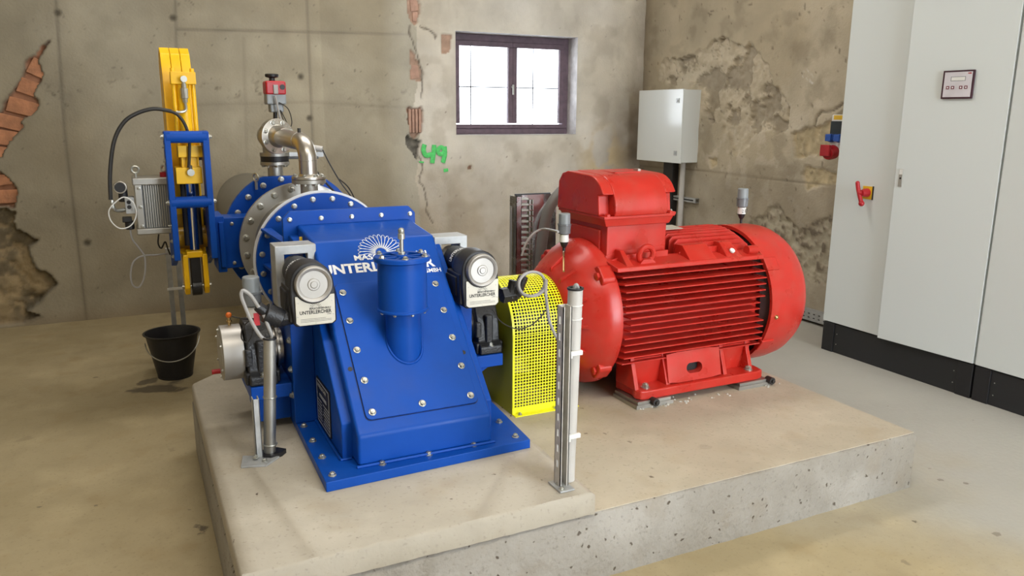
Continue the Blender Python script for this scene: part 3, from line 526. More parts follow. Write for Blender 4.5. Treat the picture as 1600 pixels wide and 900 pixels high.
# ================================================================== butterfly valve
V = empty('butterfly_valve', (PX, 4.65, PZ), 'blue butterfly valve body with eye bolts behind the silver drum', 'valve')
m = MB().lathe([(0, .25), (0, .335), (.03, .335), (.03, .30), (.25, .30), (.25, .25)], (PX, 4.492, PZ), (0, 1, 0), 72)
ring = [];
for i in range(64):
    a = 2 * PI * i / 64; z = min(math.sin(a) * .395, .36); x = max(-.39, min(.39, math.cos(a) * .395)); ring.append((PX + x, PZ + z))
m.prism(ring, 'y', 4.735, 4.775); m.box(.44, .60, 4.55, 4.72, .70, .985); vb = obj('valve_body', m, 'blue', V, bevel=.006)
bolts(V, ringpts((PX, 4.735, PZ), 'y', .345, 20, math.radians(9)), (0, -1, 0), 1.25)
obj('eye_bolt', MB().torus((.655, 4.70, 1.19), (1, .6, 0), .022, .006).cyl((.655, 4.70, 1.12), (.655, 4.70, 1.17), .008, n=8), 'zinc', V)
m = MB().box(.40, .445, 4.50, 4.76, .69, 1.0).box(.415, .44, 4.48, 4.50, .72, .97); obj('shaft_flange', m, 'blue', V, bevel=.004)
bolts(V, [(.43 + i * .06, 4.548, z) for i in (0, 1) for z in (.73, .95)] + [(.43, 4.498, .84)], (0, -1, 0), .7)
# ---- lever frame (blue) with hydraulic cylinder
F = empty('valve_drive_frame', (.30, 4.62, .72), 'tall blue steel frame carrying the yellow hydraulic cylinder beside the valve', 'frame')
FYF = 4.30
fxl = (at(260, 260, y=FYF).x, at(270, 260, y=FYF).x); fxr = (at(320, 260, y=FYF).x, at(330, 260, y=FYF).x); fz1 = at(295, 206, y=FYF).z; fz0 = at(275, 408, y=FYF).z
for (x0, x1) in (fxl, fxr):
    obj('side_plate', MB().prism([(4.30, fz0), (4.30, fz1), (4.34, fz1 + .005), (4.42, fz1), (4.44, fz1 - .1), (4.44, 1.1), (4.72, 1.0), (4.76, .70), (4.40, fz0)], 'x', x0, x1), 'blue', F, bevel=.004)
for pz_, y, ma_ in ((214, 4.325, 'blue'), (316, 4.325, 'blue'), (312, 4.56, 'rubber'), (244, 4.56, 'rubber')):
    z = at(296, pz_, y=y).z; obj('cross_tube', MB().cyl((fxl[0] + .01, y, z), (fxr[1] - .01, y, z), .030 if ma_ == 'blue' else .022, n=24), ma_, F)
    if ma_ == 'blue': bolts(F, [(fxl[0], y, z)], (-1, 0, 0), 1.1); bolts(F, [(fxr[1], y, z)], (1, 0, 0), 1.1)
bolts(F, [(fxl[0], 4.36, z) for z in (1.38, 1.31, .98, .90, .82)], (-1, 0, 0), .8)
cx0 = .284
for bb in ((.232, .352, 4.40, 4.47, 1.690, 1.752), (.236, .356, 4.38, 4.50, 1.325, 1.385), (.218, .344, 4.38, 4.50, 1.19, 1.275), (.25, .325, 4.40, 4.48, 1.27, 1.33)): obj('cylinder_block', MB().box(*bb), 'yellow', F, bevel=.004)
m = MB().cyl((.290, 4.44, 1.38), (.290, 4.44, 1.70), .030, n=24)
for x in (.246, .338): m.cyl((x, 4.44, 1.36), (x, 4.44, 1.77), .011, n=12)
obj('cylinder_barrel', m, 'yellow', F)
obj('bellows', MB().cyl((.256, 4.455, .86), (.256, 4.455, 1.20), .020, n=16).cyl((.31, 4.46, .86), (.31, 4.455, 1.20), .018, n=16), 'rubber', F)
obj('piston_rod', MB().cyl((.281, 4.435, .84), (.284, 4.42, 1.22), .024, n=28), 'chrome', F)
m = MB().lathe([(0, .012), (.02, .014), (.022, .018), (.07, .018), (.072, .012), (.095, .011)], (.292, 4.40, 1.60), (0, 0, 1), 8).cyl((.292, 4.40, 1.715), (.292, 4.40, 1.62), .008, n=10).cyl((.292, 4.40, 1.715), (.292, 4.36, 1.715), .016, n=12).tube([(.292, 4.40, 1.60), (.292, 4.395, 1.565), (.27, 4.39, 1.553), (.245, 4.39, 1.553)], .007, 8); obj('relief_valve', m, 'zinc', F, label='small silver relief valve')
m = MB()
for sx in (-1, 1):
    xx = .277 + sx * .048; m.prism([(4.38, .64), (4.41, .60), (4.46, .60), (4.49, .64), (4.49, .82), (4.38, .82)], 'x', xx - .013, xx + .013)
m.box(.236, .318, 4.39, 4.48, .80, .835); obj('clevis', m, 'yellow', F, bevel=.006)
obj('rod_end', MB().box(.252, .302, 4.40, 4.47, .62, .82).cyl((.252, 4.435, .635), (.302, 4.435, .635), .045, n=24), 'cast', F, bevel=.004)
obj('pin', MB().cyl((.205, 4.435, .64), (.35, 4.435, .64), .012, n=14), 'zinc', F)
# ---- yellow lever / counterweight
Lv = empty('counterweight_lever', (.28, 4.7, .83), 'tall yellow counterweight lever of three stacked plates rising above the frame', 'lever')
for i, c_ in enumerate((.201, .2495, .298)):
    pts = [(4.545, .80), (4.535, 1.30), (4.53, 1.60), (4.55, 1.75), (4.60, 1.85), (4.67, 1.885), (4.76, 1.865), (4.82, 1.80), (4.84, 1.6), (4.82, 1.3), (4.78, .80)]
    obj('plate', MB().prism(pts, 'x', c_ + .0005, c_ + .047), 'yellow', Lv, bevel=.003)
hz = at(300, 370, y=4.56).z; m = MB().cyl((at(278, 370, y=4.56).x, 4.56, hz), (at(333, 370, y=4.56).x, 4.56, hz), .060, n=36).box(.205, .245, 4.54, 4.76, hz, 1.02); obj('hub', m, mat('ochre_paint', (.50, .27, .008, 1), .4), Lv, bevel=.004)
bolts(Lv, [(.25 + .02 * (i % 2), 4.575, .83 + .03 * i) for i in range(4)] + [(.345, 4.6, z) for z in (.79, .86)], (0, -1, 0), .9)
# ---- hydraulic power pack
Hp = empty('hydraulic_power_unit', (.09, 4.6, .93), 'ribbed grey hydraulic power unit bolted beside the blue frame', 'power unit')
for z0, z1 in ((1.185, 1.222), (.93, .962)): obj('end_plate', MB().box(.012, .182, 4.44, 4.66, z0, z1), 'dull', Hp, bevel=.006)
m = MB().box(.024, .176, 4.46, 4.64, .96, 1.19); obj('core', m, 'grey', Hp, bevel=.003)  # darker than the fins: shade of the grooves put into its colour
for i in range(11):
    x = .062 + i * .0108; obj('cooling_fin', MB().box(x, x + .005, 4.448, 4.462, .965, 1.185), 'dull', Hp)
m = MB().box(.018, .056, 4.442, 4.47, .96, 1.19); obj('corner_post', m, 'dull', Hp, bevel=.006)
bolts(Hp, [(.04, 4.44, 1.17), (.04, 4.44, 1.075), (.04, 4.44, .975)], (0, -1, 0), .6)
obj('eye_bolt', MB().torus((.032, 4.5, 1.262), (0, 1, 0), .017, .006).cyl((.032, 4.5, 1.22), (.032, 4.5, 1.248), .006, n=8), 'zinc', Hp); e2 = obj('eye_bolt', MB().torus((.168, 4.5, 1.265), (1, 1, 0), .016, .006), 'zinc', Hp); obj('collar', MB().cyl((.168, 4.5, 1.222), (.168, 4.5, 1.245), .022), 'darkred', Hp)
m = MB().cyl((-.045, 4.47, 1.178), (-.045, 4.44, 1.178), .032, n=28); g_ = obj('pressure_gauge', m, 'steel', Hp, bevel=.003); obj('gauge_face', MB().cyl((-.045, 4.439, 1.178), (-.045, 4.437, 1.178), .025, n=24), 'black', g_)
m = MB().cyl((-.035, 4.50, 1.185), (-.035, 4.50, 1.10), .022).box(-.05, -.005, 4.47, 4.53, .995, 1.02).cyl((-.018, 4.50, .955), (-.018, 4.50, 1.0), .022, n=12); obj('solenoid', m, 'black', Hp, bevel=.004)
m = MB().box(-.03, .014, 4.46, 4.54, 1.04, 1.125); obj('valve_block', m, 'galv', Hp, bevel=.003); obj('port', MB().cyl((-.012, 4.462, 1.075), (-.012, 4.455, 1.075), .010).cyl((-.012, 4.462, 1.10), (-.012, 4.455, 1.10), .010), 'black', Hp)
m = MB().tube([(-.03, 4.48, 1.06), (-.07, 4.46, 1.06), (-.085, 4.45, 1.075), (-.088, 4.45, 1.115)], .010, 8); obj('hose_fitting', m, 'zinc', Hp)
def tubeobj(name, pts, r, ma, label, cat, group=None, closed=False, n=8):
    P = [Vector(p) for p in pts]; return obj(name, MB().tube(P, r, n, 6, closed), ma, None, label=label, cat=cat, group=group, org=P[0])
def px(L, y): return [at(a, b, y=y) for a, b in L]
tubeobj('hydraulic_hose', px([(173, 312), (172, 270), (178, 222), (192, 193), (212, 178), (240, 170), (268, 174)], 4.30), .0095, 'rubber', 'black hydraulic hose arching left of the yellow lever', 'hose', n=10)
tubeobj('hydraulic_hose', px([(262, 172), (278, 180), (290, 197), (296, 222), (295, 262)], 4.365), .008, 'rubber', 'short black hydraulic hose down to the lower yellow block', 'hose', n=10)
obj('hose_fitting', MB().cyl((.289, 4.37, 1.255), (.289, 4.36, 1.285), .009, n=10).cyl((.289, 4.38, 1.25), (.289, 4.355, 1.25), .018, n=20), 'zinc', F)
lp = px([(178, 318), (193, 308), (208, 316), (213, 335), (205, 352), (188, 357), (174, 346), (170, 330)], 4.42); tubeobj('control_cable', lp + [lp[0]], .0032, 'white', 'thin white cable coiled in a ring in front of the power unit', 'cable', closed=False, n=6)
tubeobj('control_cable', px([(203, 352), (206, 372), (216, 386), (226, 402), (226, 430), (218, 448), (208, 446), (204, 430), (208, 410), (222, 400), (245, 398), (262, 396)], 4.5), .0045, 'cable', 'grey cable looping down below the power unit', 'cable', n=6)
tubeobj('control_cable', px([(248, 366), (247, 380), (252, 388), (258, 378), (262, 388), (266, 398)], 4.6), .004, 'rubber', 'short black cable looped under the power unit', 'cable', n=6)
for i, (x, y) in enumerate(((at(270, 480, y=5.15).x, 5.15), (at(285, 480, y=5.18).x, 5.18))):
    obj('support_post', MB().box(x - .014, x + .014, y, y + .03, 0, .74), 'galv', None, bevel=.002, label=('left' if i == 0 else 'right') + ' of the two galvanised posts behind the black bucket', cat='post', org=(x, y, 0))
obj('cable_tie', MB().box(at(262, 458, y=5.14).x, at(293, 458, y=5.14).x, 5.142, 5.148, .48, .495), 'white', None, label='white cable tie round the posts behind the bucket', cat='cable tie', org=(.2, 5.145, .487))
# ================================================================== inlet pipe and bypass
Ip = empty('inlet_pipe', (PX, 5.7, PZ), 'large grey steel pipe entering the concrete wall', 'pipe')
m = MB().lathe([(0, .25), (0, .335), (.03, .335), (.032, .256), (1.825, .250)], (PX, 4.78, PZ), (0, 1, 0), 64); obj('pipe', m, 'dull', Ip)
NX = at(430, 262, y=4.92).x; m = MB().cyl((NX, 4.92, 1.05), (NX, 4.92, 1.255), .045, n=28).lathe([(1.245, .085), (1.265, .085)], (NX, 4.92, 0), (0, 0, 1), 40); obj('neck', m, 'dull', Ip, bevel=.002); bolts(Ip, ringpts((NX, 4.92, 1.245), 'z', .068, 8), (0, 0, -1), .9)
By = empty('bypass_pipe', (.85, 4.2, 1.21), 'bent stainless bypass pipe on top of the silver drum', 'pipe')
a_ = MB().lathe([(1.212, .088), (1.226, .088), (1.228, .055), (1.240, .047)], (.853, 4.2, 0), (0, 0, 1), 48); obj('lower_flange', a_, 'steel', By, bevel=.002)
bolts(By, ringpts((.853, 4.2, 1.226), 'z', .072, 8, .3), (0, 0, 1), .9); bolts(By, ringpts((.853, 4.2, 1.19), 'z', .072, 8, .3), (0, 0, -1), .8)
FC = at(433, 213, y=4.60); hd_ = Vector((FC.x - .853, FC.y - 4.2, 0)); hd_.normalize(); zc_ = 1.405
el = [(.853, 4.2, 1.235), (.853, 4.2, 1.27), (.853, 4.2, 1.31)]
for k in range(1, 9):
    a = PI / 2 * k / 8; q = hd_ * (.095 * (1 - math.cos(a))); el.append((.853 + q.x, 4.2 + q.y, 1.31 + .095 * math.sin(a)))
el += [tuple(Vector(el[-1]).lerp(FC, .3)), tuple(Vector(el[-1]).lerp(FC, .95))]
obj('elbow', MB().tube(el, .047, 28, 2), 'steel', By)
w1 = Vector(el[10]); obj('weld_seam', MB().torus((.853, 4.2, 1.31), (0, 0, 1), .0475, .0016, 32, 6), 'dull', By); obj('weld_seam', MB().torus(w1, hd_, .0475, .0016, 32, 6), 'dull', By)
obj('drain_plug', MB().cyl(w1 + Vector((0, 0, .04)), w1 + Vector((0, 0, .068)), .009), 'rubber', By)
nd = Vector((hd_.x * 1.5, hd_.y, .0)).normalized(); F0 = FC - nd * .10
m = MB().lathe([(0, .047), (.06, .058), (.085, .062), (.087, .098), (.105, .098), (.112, .098), (.128, .098), (.13, .07)], F0, nd, 48); obj('upper_flange', m, 'steel', By, bevel=.002)
d0, da, db = basis(nd); bolts(By, [F0 + nd * .087 + (da * math.cos(2 * PI * i / 8 + .4) + db * math.sin(2 * PI * i / 8 + .4)) * .080 for i in range(8)], -nd, 1.0)
NX, NY = at(430, 262, y=4.92).x, 4.92
m = MB().tube([F0 + nd * .12, F0 + nd * .2, (NX, NY - .12, 1.43), (NX, NY - .03, 1.41), (NX, NY, 1.36), (NX, NY, 1.30)], .066, 24, 4).lathe([(1.298, .085), (1.318, .085)], (NX, NY, 0), (0, 0, 1), 40); obj('valve_body', m, 'dull', By, bevel=.002)
m = MB().lathe([(1.266, .082), (1.298, .082)], (NX, NY, 0), (0, 0, 1), 40).box(NX + .07, NX + .26, 4.90, 4.98, 1.278, 1.292); obj('wafer_seal', m, 'black', By, bevel=.003)
Ac = empty('valve_actuator', (.82, 4.9, 1.52), 'small red and grey electric valve actuator with black hand knob', 'actuator')
obj('stem', MB().cyl((.815, 4.9, 1.49), (.818, 4.9, 1.56), .012).box(.79, .84, 4.87, 4.93, 1.50, 1.515), 'black', Ac)
obj('lower_body', MB().box(.785, .862, 4.86, 4.94, 1.555, 1.605).box(.765, .878, 4.85, 4.95, 1.60, 1.662), 'grey', Ac, bevel=.008)
rb = obj('upper_body', MB().box(.762, .880, 4.845, 4.955, 1.655, 1.735), 'darkred', Ac, bevel=.012); M_ = M['darkred']
obj('cable_gland', MB().box(.805, .832, 4.835, 4.85, 1.66, 1.712), 'cable', Ac, bevel=.003); obj('dial', MB().cyl((.858, 4.846, 1.70), (.858, 4.84, 1.70), .015), 'black', Ac)
obj('hand_knob', MB().lathe([(1.735, .018), (1.752, .016), (1.758, .038), (1.772, .040), (1.776, .034)], (.81, 4.9, 0), (0, 0, 1), 20), 'black', Ac, bevel=.002)
tubeobj('control_cable', px([(430, 150), (434, 168), (438, 185), (446, 198), (455, 205)], 4.82), .006, 'cable', 'light grey cable hanging from the red actuator', 'cable')
tubeobj('control_cable', px([(436, 160), (450, 170), (456, 190), (452, 200), (444, 190), (438, 172), (445, 185), (455, 205), (462, 215)], 4.84), .003, 'rubber', 'thin black cable looped beside the red actuator', 'cable', n=6)
c0, c1 = at(438, 222, y=5.05), at(504, 233, y=4.95)
obj('cable_conduit', MB().hollow(c0, c1, .018, .014, 20), 'pvc', None, label='horizontal grey conduit behind the bent stainless pipe', cat='conduit', org=tuple(c0))
t0, t1 = at(450, 238, y=5.0), at(506, 240, y=4.95); obj('support_rail', MB().box(min(t0.x, t1.x), max(t0.x, t1.x), 4.96, 5.0, t1.z - .02, t1.z + .01), 'galv', None, label='short galvanised rail under the horizontal conduit', cat='rail', org=tuple(t0))
for i, L in enumerate(([(504, 234), (512, 250), (522, 268), (533, 286), (545, 302), (553, 314)], [(530, 280), (542, 290), (550, 302), (556, 316)], [(487, 255), (500, 275), (515, 292), (528, 305)])):
    tubeobj('control_cable', px(L, (4.7, 4.72, 4.4)[i]), (.004, .004, .006)[i], 'rubber', ('long thin black cable hanging from the grey conduit', 'second thin black cable joining the long one above the disc', 'thicker black cable right behind the stainless elbow')[i], 'cable', n=6)
# ================================================================== guide vane actuators
def actuator(dx, dy, dz, mir, label):
    A = empty('guide_vane_actuator', (.555 + dx, 2.95 + dy, .85 + dz), label, 'actuator', 'black vane actuators')
    D = Vector((dx, dy, dz)); tr = Matrix.Translation(D)
    fx = (.472, .628) if not mir else (.462, .612); t = .02
    m = MB(); y0, y1 = 3.02, 3.13; z0, z1 = .80, 1.056
    m.box(fx[0], fx[1], y0, y1, z1 - .034, z1).box(fx[0], fx[0] + .034, y0, y1, z0, z1 - .03).box(fx[1] - .034, fx[1], y0, y1, z0, z1 - .03).box(fx[0], fx[1], y0, y1, z0, z0 + .02)
    obj('mounting_frame', m.tf(tr), 'galv', A, bevel=.003)
    a0, a1 = Vector((.548, 3.06, .962)), Vector((.553, 2.74, .960)); d = (a1 - a0).normalized()
    obj('steel_neck', MB().lathe([(0, .05), (.04, .052), (.05, .056), (.062, .056)], a0, d, 40).tf(tr), 'steel', A, bevel=.001)
    tb = obj('tube', MB().lathe([(.06, .057), (.19, .057)], a0, d, 48).tf(tr), 'black', A)
    # head
    m = MB(); pr_ = []
    for k in range(13): a = PI * k / 12; pr_.append((.550 + .077 * math.cos(a), .960 + .077 * math.sin(a)))
    pr_ += [(.472, .90), (.480, .816), (.490, .806), (.620, .806), (.633, .816), (.633, .90)]
    m.prism(pr_, 'y', 2.7425, 2.84); m.lathe([(0, .060), (.02, .072), (.06, .076)], (.550, 2.885, .960), (0, -1, 0), 40); m.box(.468, .622, 2.757, 2.90, .820, .945).box(.462, .50, 2.79, 2.90, .85, .93)
    obj('head', m.tf(tr), 'black', A, bevel=.006)
    m = MB().lathe([(0, .066), (.004, .066), (.022, .064), (.024, .061), (.0205, .052), (.018, .05), (.0145, .05), (.0145, .022), (.018, .02), (.018, .013), (.021, .011), (.021, .001)], (.553, 2.742, .960), (0, -1, 0), 64); obj('end_cap', m.tf(tr), 'alu', A, bevel=.0006)
    n = 18; top = [(.553 + .071 * math.cos(PI + a), .960 + .071 * math.sin(PI + a)) for a in [.62 + (PI - 1.24) * k / n for k in range(n + 1)]]
    pl_ = [(.487, top[0][1])] + top + [(.626, top[-1][1]), (.626, .822), (.614, .812), (.499, .812), (.487, .822)]
    m = MB().prism(pl_, 'y', 2.735, 2.741); npq = obj('name_plate', m.tf(tr), 'plate', A, bevel=.0006)
    tx = lambda b, x, z, w, h, ma='btext', bo=.03: text('lettering', b, npq, Vector((x, 2.7347, z)) + D, (1, 0, 0), (0, 0, 1), w, h, ma, bold=bo, th=0.0003)
    tx('UNTERLERCHER', .500, .852, .113, .0135); tx('MASCHINENBAU', .535, .868, .076, .007); tx('GMBH', .597, .845, .014, .0045, bo=.0)
    m = MB()
    for k in range(9):
        a = math.radians(10 + k * 20); c = Vector((.557, 2.7345, .874)); dd = Vector((math.cos(a), 0, math.sin(a))); m.tube([c + dd * .010, c + dd * .022], .0006, 4, 1)
    for z, w in ((.834, .09), (.829, .11), (.824, .11)): m.box(.502, .502 + w, 2.7345, 2.735, z, z + .001)
    obj('print', m.tf(tr), 'btext', npq)
    bolts(A, [Vector((x, 2.735, z)) + D for x, z in ((.497, .895), (.616, .895), (.493, .845), (.62, .845), (.556, .818))], (0, -1, 0), .22, 'screw', SCREW)
    # white lettering wrapped round the black tube
    sg = 1 if not mir else 1
    def warp(x, y):
        th = math.radians(172) - x / .057 * 1.0; yy = 2.905 + y
        return Vector((.549 + .0578 * math.cos(th), yy, .961 + .0578 * math.sin(th))) + D
    text('lettering', 'UNTERLERCHER', tb, (0, 0, 0), (1, 0, 0), (0, 1, 0), .135, .026, 'ptext', bold=.03, warp=warp)
    return A
A1 = actuator(0, 0, 0, False, 'left black actuator with round aluminium cap, in front of the square galvanised frame')
A2 = actuator(.670, .045, -.012, True, 'right black actuator with round aluminium cap, next to the yellow guard')
# connectors
m = MB().box(.425, .487, 2.80, 2.86, .845, .90); c = at(415, 500, y=2.80); p1, p2 = at(455, 495, y=2.80), at(402, 482, y=2.80)
m = MB().cyl(at(468, 492, y=2.80), at(425, 500, y=2.80), .031, n=8).cyl(at(440, 498, y=2.80), at(414, 488, y=2.80), .036, n=20).cyl(at(420, 492, y=2.80), at(402, 478, y=2.80), .023, .019, n=10); obj('connector', m, 'cast', A1, bevel=.004)
obj('warning_tag', MB().box(.352, .372, 2.798, 2.80, .815, .86), 'darkred', A1, label='small red tag')
m = MB().cyl(at(783, 462, y=2.85), at(806, 458, y=2.85), .034, n=6).cyl(at(797, 466, y=2.84), at(803, 438, y=2.84), .022, n=8).cyl(at(806, 462, y=2.84), at(818, 432, y=2.82), .024, .021, n=10); obj('connector', m, 'cast', A2, bevel=.003)
L1 = px([(404, 480), (392, 462), (380, 454), (377, 462), (384, 482), (396, 508), (408, 526), (420, 534)], 2.77); tubeobj('sensor_cable', L1, .0065, 'cable', 'grey cable bent over into the left upright conduit', 'cable')
tubeobj('sensor_cable', px([(412, 492), (420, 512), (425, 526), (422, 534)], 2.78), .0065, 'cable', 'short grey cable straight down into the left upright conduit', 'cable')
tubeobj('sensor_cable', px([(362, 494), (378, 498), (395, 500)], 3.0) + px([(398, 512), (388, 534), (378, 530), (378, 516), (386, 504), (400, 498)], 2.95), .0025, 'rubber', 'thin black lead from the orange nipple, looped at the left bearing', 'cable', n=6)
ring_ = []
for k in range(22):
    a = -.4 + k * 2 * PI / 10; c = at(829, 443, y=2.80); rr = .062 + .002 * math.sin(k); ring_.append(c + Vector((rr * math.cos(a), -.001 * k, rr * .82 * math.sin(a))))
tubeobj('sensor_cable', [at(821, 430, y=2.80)] + ring_[4:] + px([(853, 460), (855, 478), (858, 500), (866, 520), (876, 538)], 2.66), .0062, 'cable', 'grey cable coiled in front of the yellow guard', 'cable')
tubeobj('sensor_cable', px([(770, 484), (780, 500), (795, 510), (812, 514), (830, 508), (845, 495), (852, 484)], 2.78), .0025, 'rubber', 'thin black lead hanging across the yellow guard', 'cable', n=6)
# ================================================================== coupling guard
G = empty('coupling_guard', (1.58, AY, .25), 'bright yellow perforated coupling guard with arched top beside the red motor', 'guard')
gx0, gx1, gr, gz, gy = 1.43, 1.752, .215, .615, 3.135; P_ = .0142; nx = int((gx1 - gx0 - .02) / P_)
path = [(gy - gr, z) for z in np.arange(.28, gz, P_)]; na = int(PI * gr / P_)
path += [(gy - gr * math.cos(PI * k / na), gz + gr * math.sin(PI * k / na)) for k in range(na + 1)]; path += [(gy + gr, z) for z in np.arange(gz, .28, -P_)][1:]
V_, F_ = [], []; m = MB(); h = .34
xsx = [gx0 + .01 + i * P_ for i in range(nx + 1)]
def lerp2(a, b, t): return (a[0] + (b[0] - a[0]) * t, a[1] + (b[1] - a[1]) * t)
rows = len(path) - 1
for j in range(rows):
    a, b = path[j], path[j + 1]; p1_, p2_ = lerp2(a, b, .15), lerp2(a, b, .85)
    for i in range(nx):
        xa, xb = xsx[i], xsx[i + 1]; x1_, x2_ = xa + P_ * .15, xa + P_ * .85; n = len(V_)
        V_ += [(xa, *a), (xb, *a), (xb, *b), (xa, *b), (x1_, *p1_), (x2_, *p1_), (x2_, *p2_), (x1_, *p2_)]
        F_ += [(n, n + 1, n + 5, n + 4), (n + 1, n + 2, n + 6, n + 5), (n + 2, n + 3, n + 7, n + 6), (n + 3, n, n + 4, n + 7)]
m.add(V_, F_)
for (xa, xb) in ((gx0, gx0 + .01), (xsx[-1], gx1)):
    for j in range(rows): a, b = path[j], path[j + 1]; m.add([(xa, *a), (xb, *a), (xb, *b), (xa, *b)], [(0, 1, 2, 3)])
for y in (gy - gr, gy + gr): m.add([(gx0, y, .252), (gx1, y, .252), (gx1, y, .281), (gx0, y, .281)], [(0, 1, 2, 3)])
gs = obj('perforated_sheet', m, 'lime', G, flat=True); so = gs.modifiers.new('thick', 'SOLIDIFY'); so.thickness = .002
outl = [(gy - gr, .252)] + path + [(gy + gr, .252)]
obj('side_plate', MB().prism(outl, 'x', gx0 - .001, gx0 + .002), 'limeshade', G); 
m = MB().prism([(y, z) for y, z in outl], 'x', gx1 - .003, gx1); obj('side_plate', m, 'limeshade', G)
obj('foot_flange', MB().box(gx0, gx1, gy - gr - .035, gy - gr, .252, .256).box(gx0, gx1, gy - gr - .003, gy - gr, .252, .285), 'lime', G); bolts(G, [(x, gy - gr - .018, .256) for x in (1.46, 1.72, 1.64)], (0, 0, 1), .7)
obj('drive_shaft', MB().cyl((1.43, AY, AZ), (1.40, AY, AZ), .05).lathe([(0, .05), (.02, .17), (.13, .17), (.15, .14), (.28, .14), (.29, .05)], (1.445, AY, AZ), (1, 0, 0), 32), 'cast', G)
# ================================================================== MOTOR
Mo = empty('electric_motor', (2.36, 3.13, .25), 'large red finned electric motor with terminal box on top', 'motor'); MY, MZ = 3.13, .635
m = MB().lathe([(1.88, .272), (2.76, .272)], (0, MY, MZ), (1, 0, 0), 48); obj('stator_frame', m, 'red', Mo)
m = MB().lathe([(1.66, .05), (1.66, .12), (1.69, .13), (1.695, .20), (1.715, .235), (1.75, .262), (1.755, .272), (1.80, .305), (1.83, .330), (1.86, .345), (1.90, .347), (1.90, .28)], (0, MY, MZ), (1, 0, 0), 72); sh = obj('end_shield', m, 'red', Mo, ang=40)
RB = mesh('redbolt', MB().lathe([(0, .019), (.014, .019), (.018, .010)], (0, 0, 0), (0, 0, 1), 6), M['red'])
for a in (41, 139, 222, 318):
    c, s = math.cos(math.radians(a)), math.sin(math.radians(a)); R = .335
    mm = MB().prism([(-.055, -.06), (.055, -.06), (.045, .012), (.03, .024), (-.03, .024), (-.045, .012)], 'x', -.025, .045); mm.tf(Matrix.Translation((1.855, MY + c * R, MZ + s * R)) @ Matrix.Rotation(math.radians(a) - PI / 2, 4, 'X')); obj('lug', mm, 'red', sh, bevel=.008)
    place('bolt', RB, Mo, (1.832, MY + c * (R - .004), MZ + s * (R - .004)), (-1, 0, 0), 1.0)
for a in (100, 125, 155, 180, 205, 240):
    c, s = math.cos(math.radians(a)), math.sin(math.radians(a)); q = Vector((0, -s, c)) * .007
    mm = [Vector((x, MY + c * r_, MZ + s * r_)) for x, r_ in ((1.70, .15), (1.705, .235), (1.765, .295), (1.77, .20))]
    obj('rib', MB().add([p + q for p in mm] + [p - q for p in mm], [(0, 1, 2, 3), (7, 6, 5, 4), (0, 1, 5, 4), (1, 2, 6, 5), (2, 3, 7, 6), (3, 0, 4, 7)]), 'red', sh, bevel=.002)
obj('frame_ring', MB().lathe([(1.895, .28), (1.895, .338), (1.915, .338), (1.915, .28)], (0, MY, MZ), (1, 0, 0), 64, False), 'red', Mo)
# side fins, front and back
for sd in (-1, 1):
    for i in range(14):
        z = .450 + i * .0305; dz = z - MZ; e = min(.338, math.sqrt(.372 ** 2 - dz * dz)); xl = 1.905; xr = 2.745
        if 5 <= i <= 7: xl += .03; xr -= .03
        y0, y1 = MY + sd * .2, MY + sd * e
        mm = MB().add([(xl, y0, z - .006), (xr, y0, z - .006), (xr, y0, z + .006), (xl, y0, z + .006), (xl + .02, y1, z - .003), (xr - .005, y1, z - .003), (xr - .005, y1, z + .003), (xl + .02, y1, z + .003)], [(0, 1, 2, 3), (4, 5, 6, 7), (0, 1, 5, 4), (1, 2, 6, 5), (2, 3, 7, 6), (3, 0, 4, 7)])
        obj('cooling_fin', mm, 'red', Mo, bevel=.001, seg=1)
# corner columns + shoulder ledges
for sd in (-1, 1):
    yy = sorted((MY + sd * .30, MY + sd * .20)); obj('shoulder', MB().prism([(MY + sd * .31, .872), (MY + sd * .305, .893), (MY + sd * .19, .915), (MY + sd * .19, .872)], 'x', 1.895, 2.74), 'red', Mo, bevel=.005)
    for x0, x1, h_ in ((1.95, 1.99, .05), (2.30, 2.46, .05), (2.52, 2.61, .052)):
        obj('lug', MB().add([(x0, MY + sd * .31, .885), (x1, MY + sd * .31, .885), (x1 - .01, MY + sd * .22, .905 + h_), (x0 + .01, MY + sd * .22, .905 + h_), (x0, MY + sd * .17, .885), (x1, MY + sd * .17, .885), (x1 - .01, MY + sd * .17, .905 + h_), (x0 + .01, MY + sd * .17, .905 + h_)], [(0, 1, 2, 3), (4, 5, 6, 7), (0, 1, 5, 4), (3, 2, 6, 7), (0, 3, 7, 4), (1, 2, 6, 5)]), 'red', Mo, bevel=.004)
    obj('socket_plug', MB().cyl((2.565, MY + sd * .275, .918), (2.565, MY + sd * .28, .924), .013, n=20), 'white', Mo)
    obj('lifting_eye', MB().torus((2.075, MY + sd * .262, .935), (0, 1, .15), .038, .013, 28, 10).prism([(2.02, .885), (2.13, .885), (2.10, .915), (2.05, .915)], 'y', MY + sd * .262 - .02, MY + sd * .262 + .02), 'red', Mo)
    obj('boss', MB().cyl((2.66, MY + sd * .27, .915), (2.72, MY + sd * .27, .915), .022, n=16), 'red', Mo)
# top fins
for i in range(-7, 8):
    y = MY + i * .030; e = MZ + math.sqrt(max(.01, .372 ** 2 - (i * .030) ** 2)) - .004; x0 = 2.275 + abs(i) * .008 if abs(i) < 7 else 2.30
    zb = .86
    obj('cooling_fin', MB().prism([(x0, zb), (x0, e - .02), (x0 + .02, e), (2.70, e), (2.745, e - .03), (2.745, zb)], 'y', y - .0045, y + .0045), 'red', Mo, bevel=.002)
    if abs(i) in (6, 7): obj('cooling_fin', MB().prism([(1.91, zb), (1.91, e - .03), (1.99, e - .008), (2.235, e), (2.235, zb)], 'y', y - .0045, y + .0045), 'red', Mo, bevel=.002)
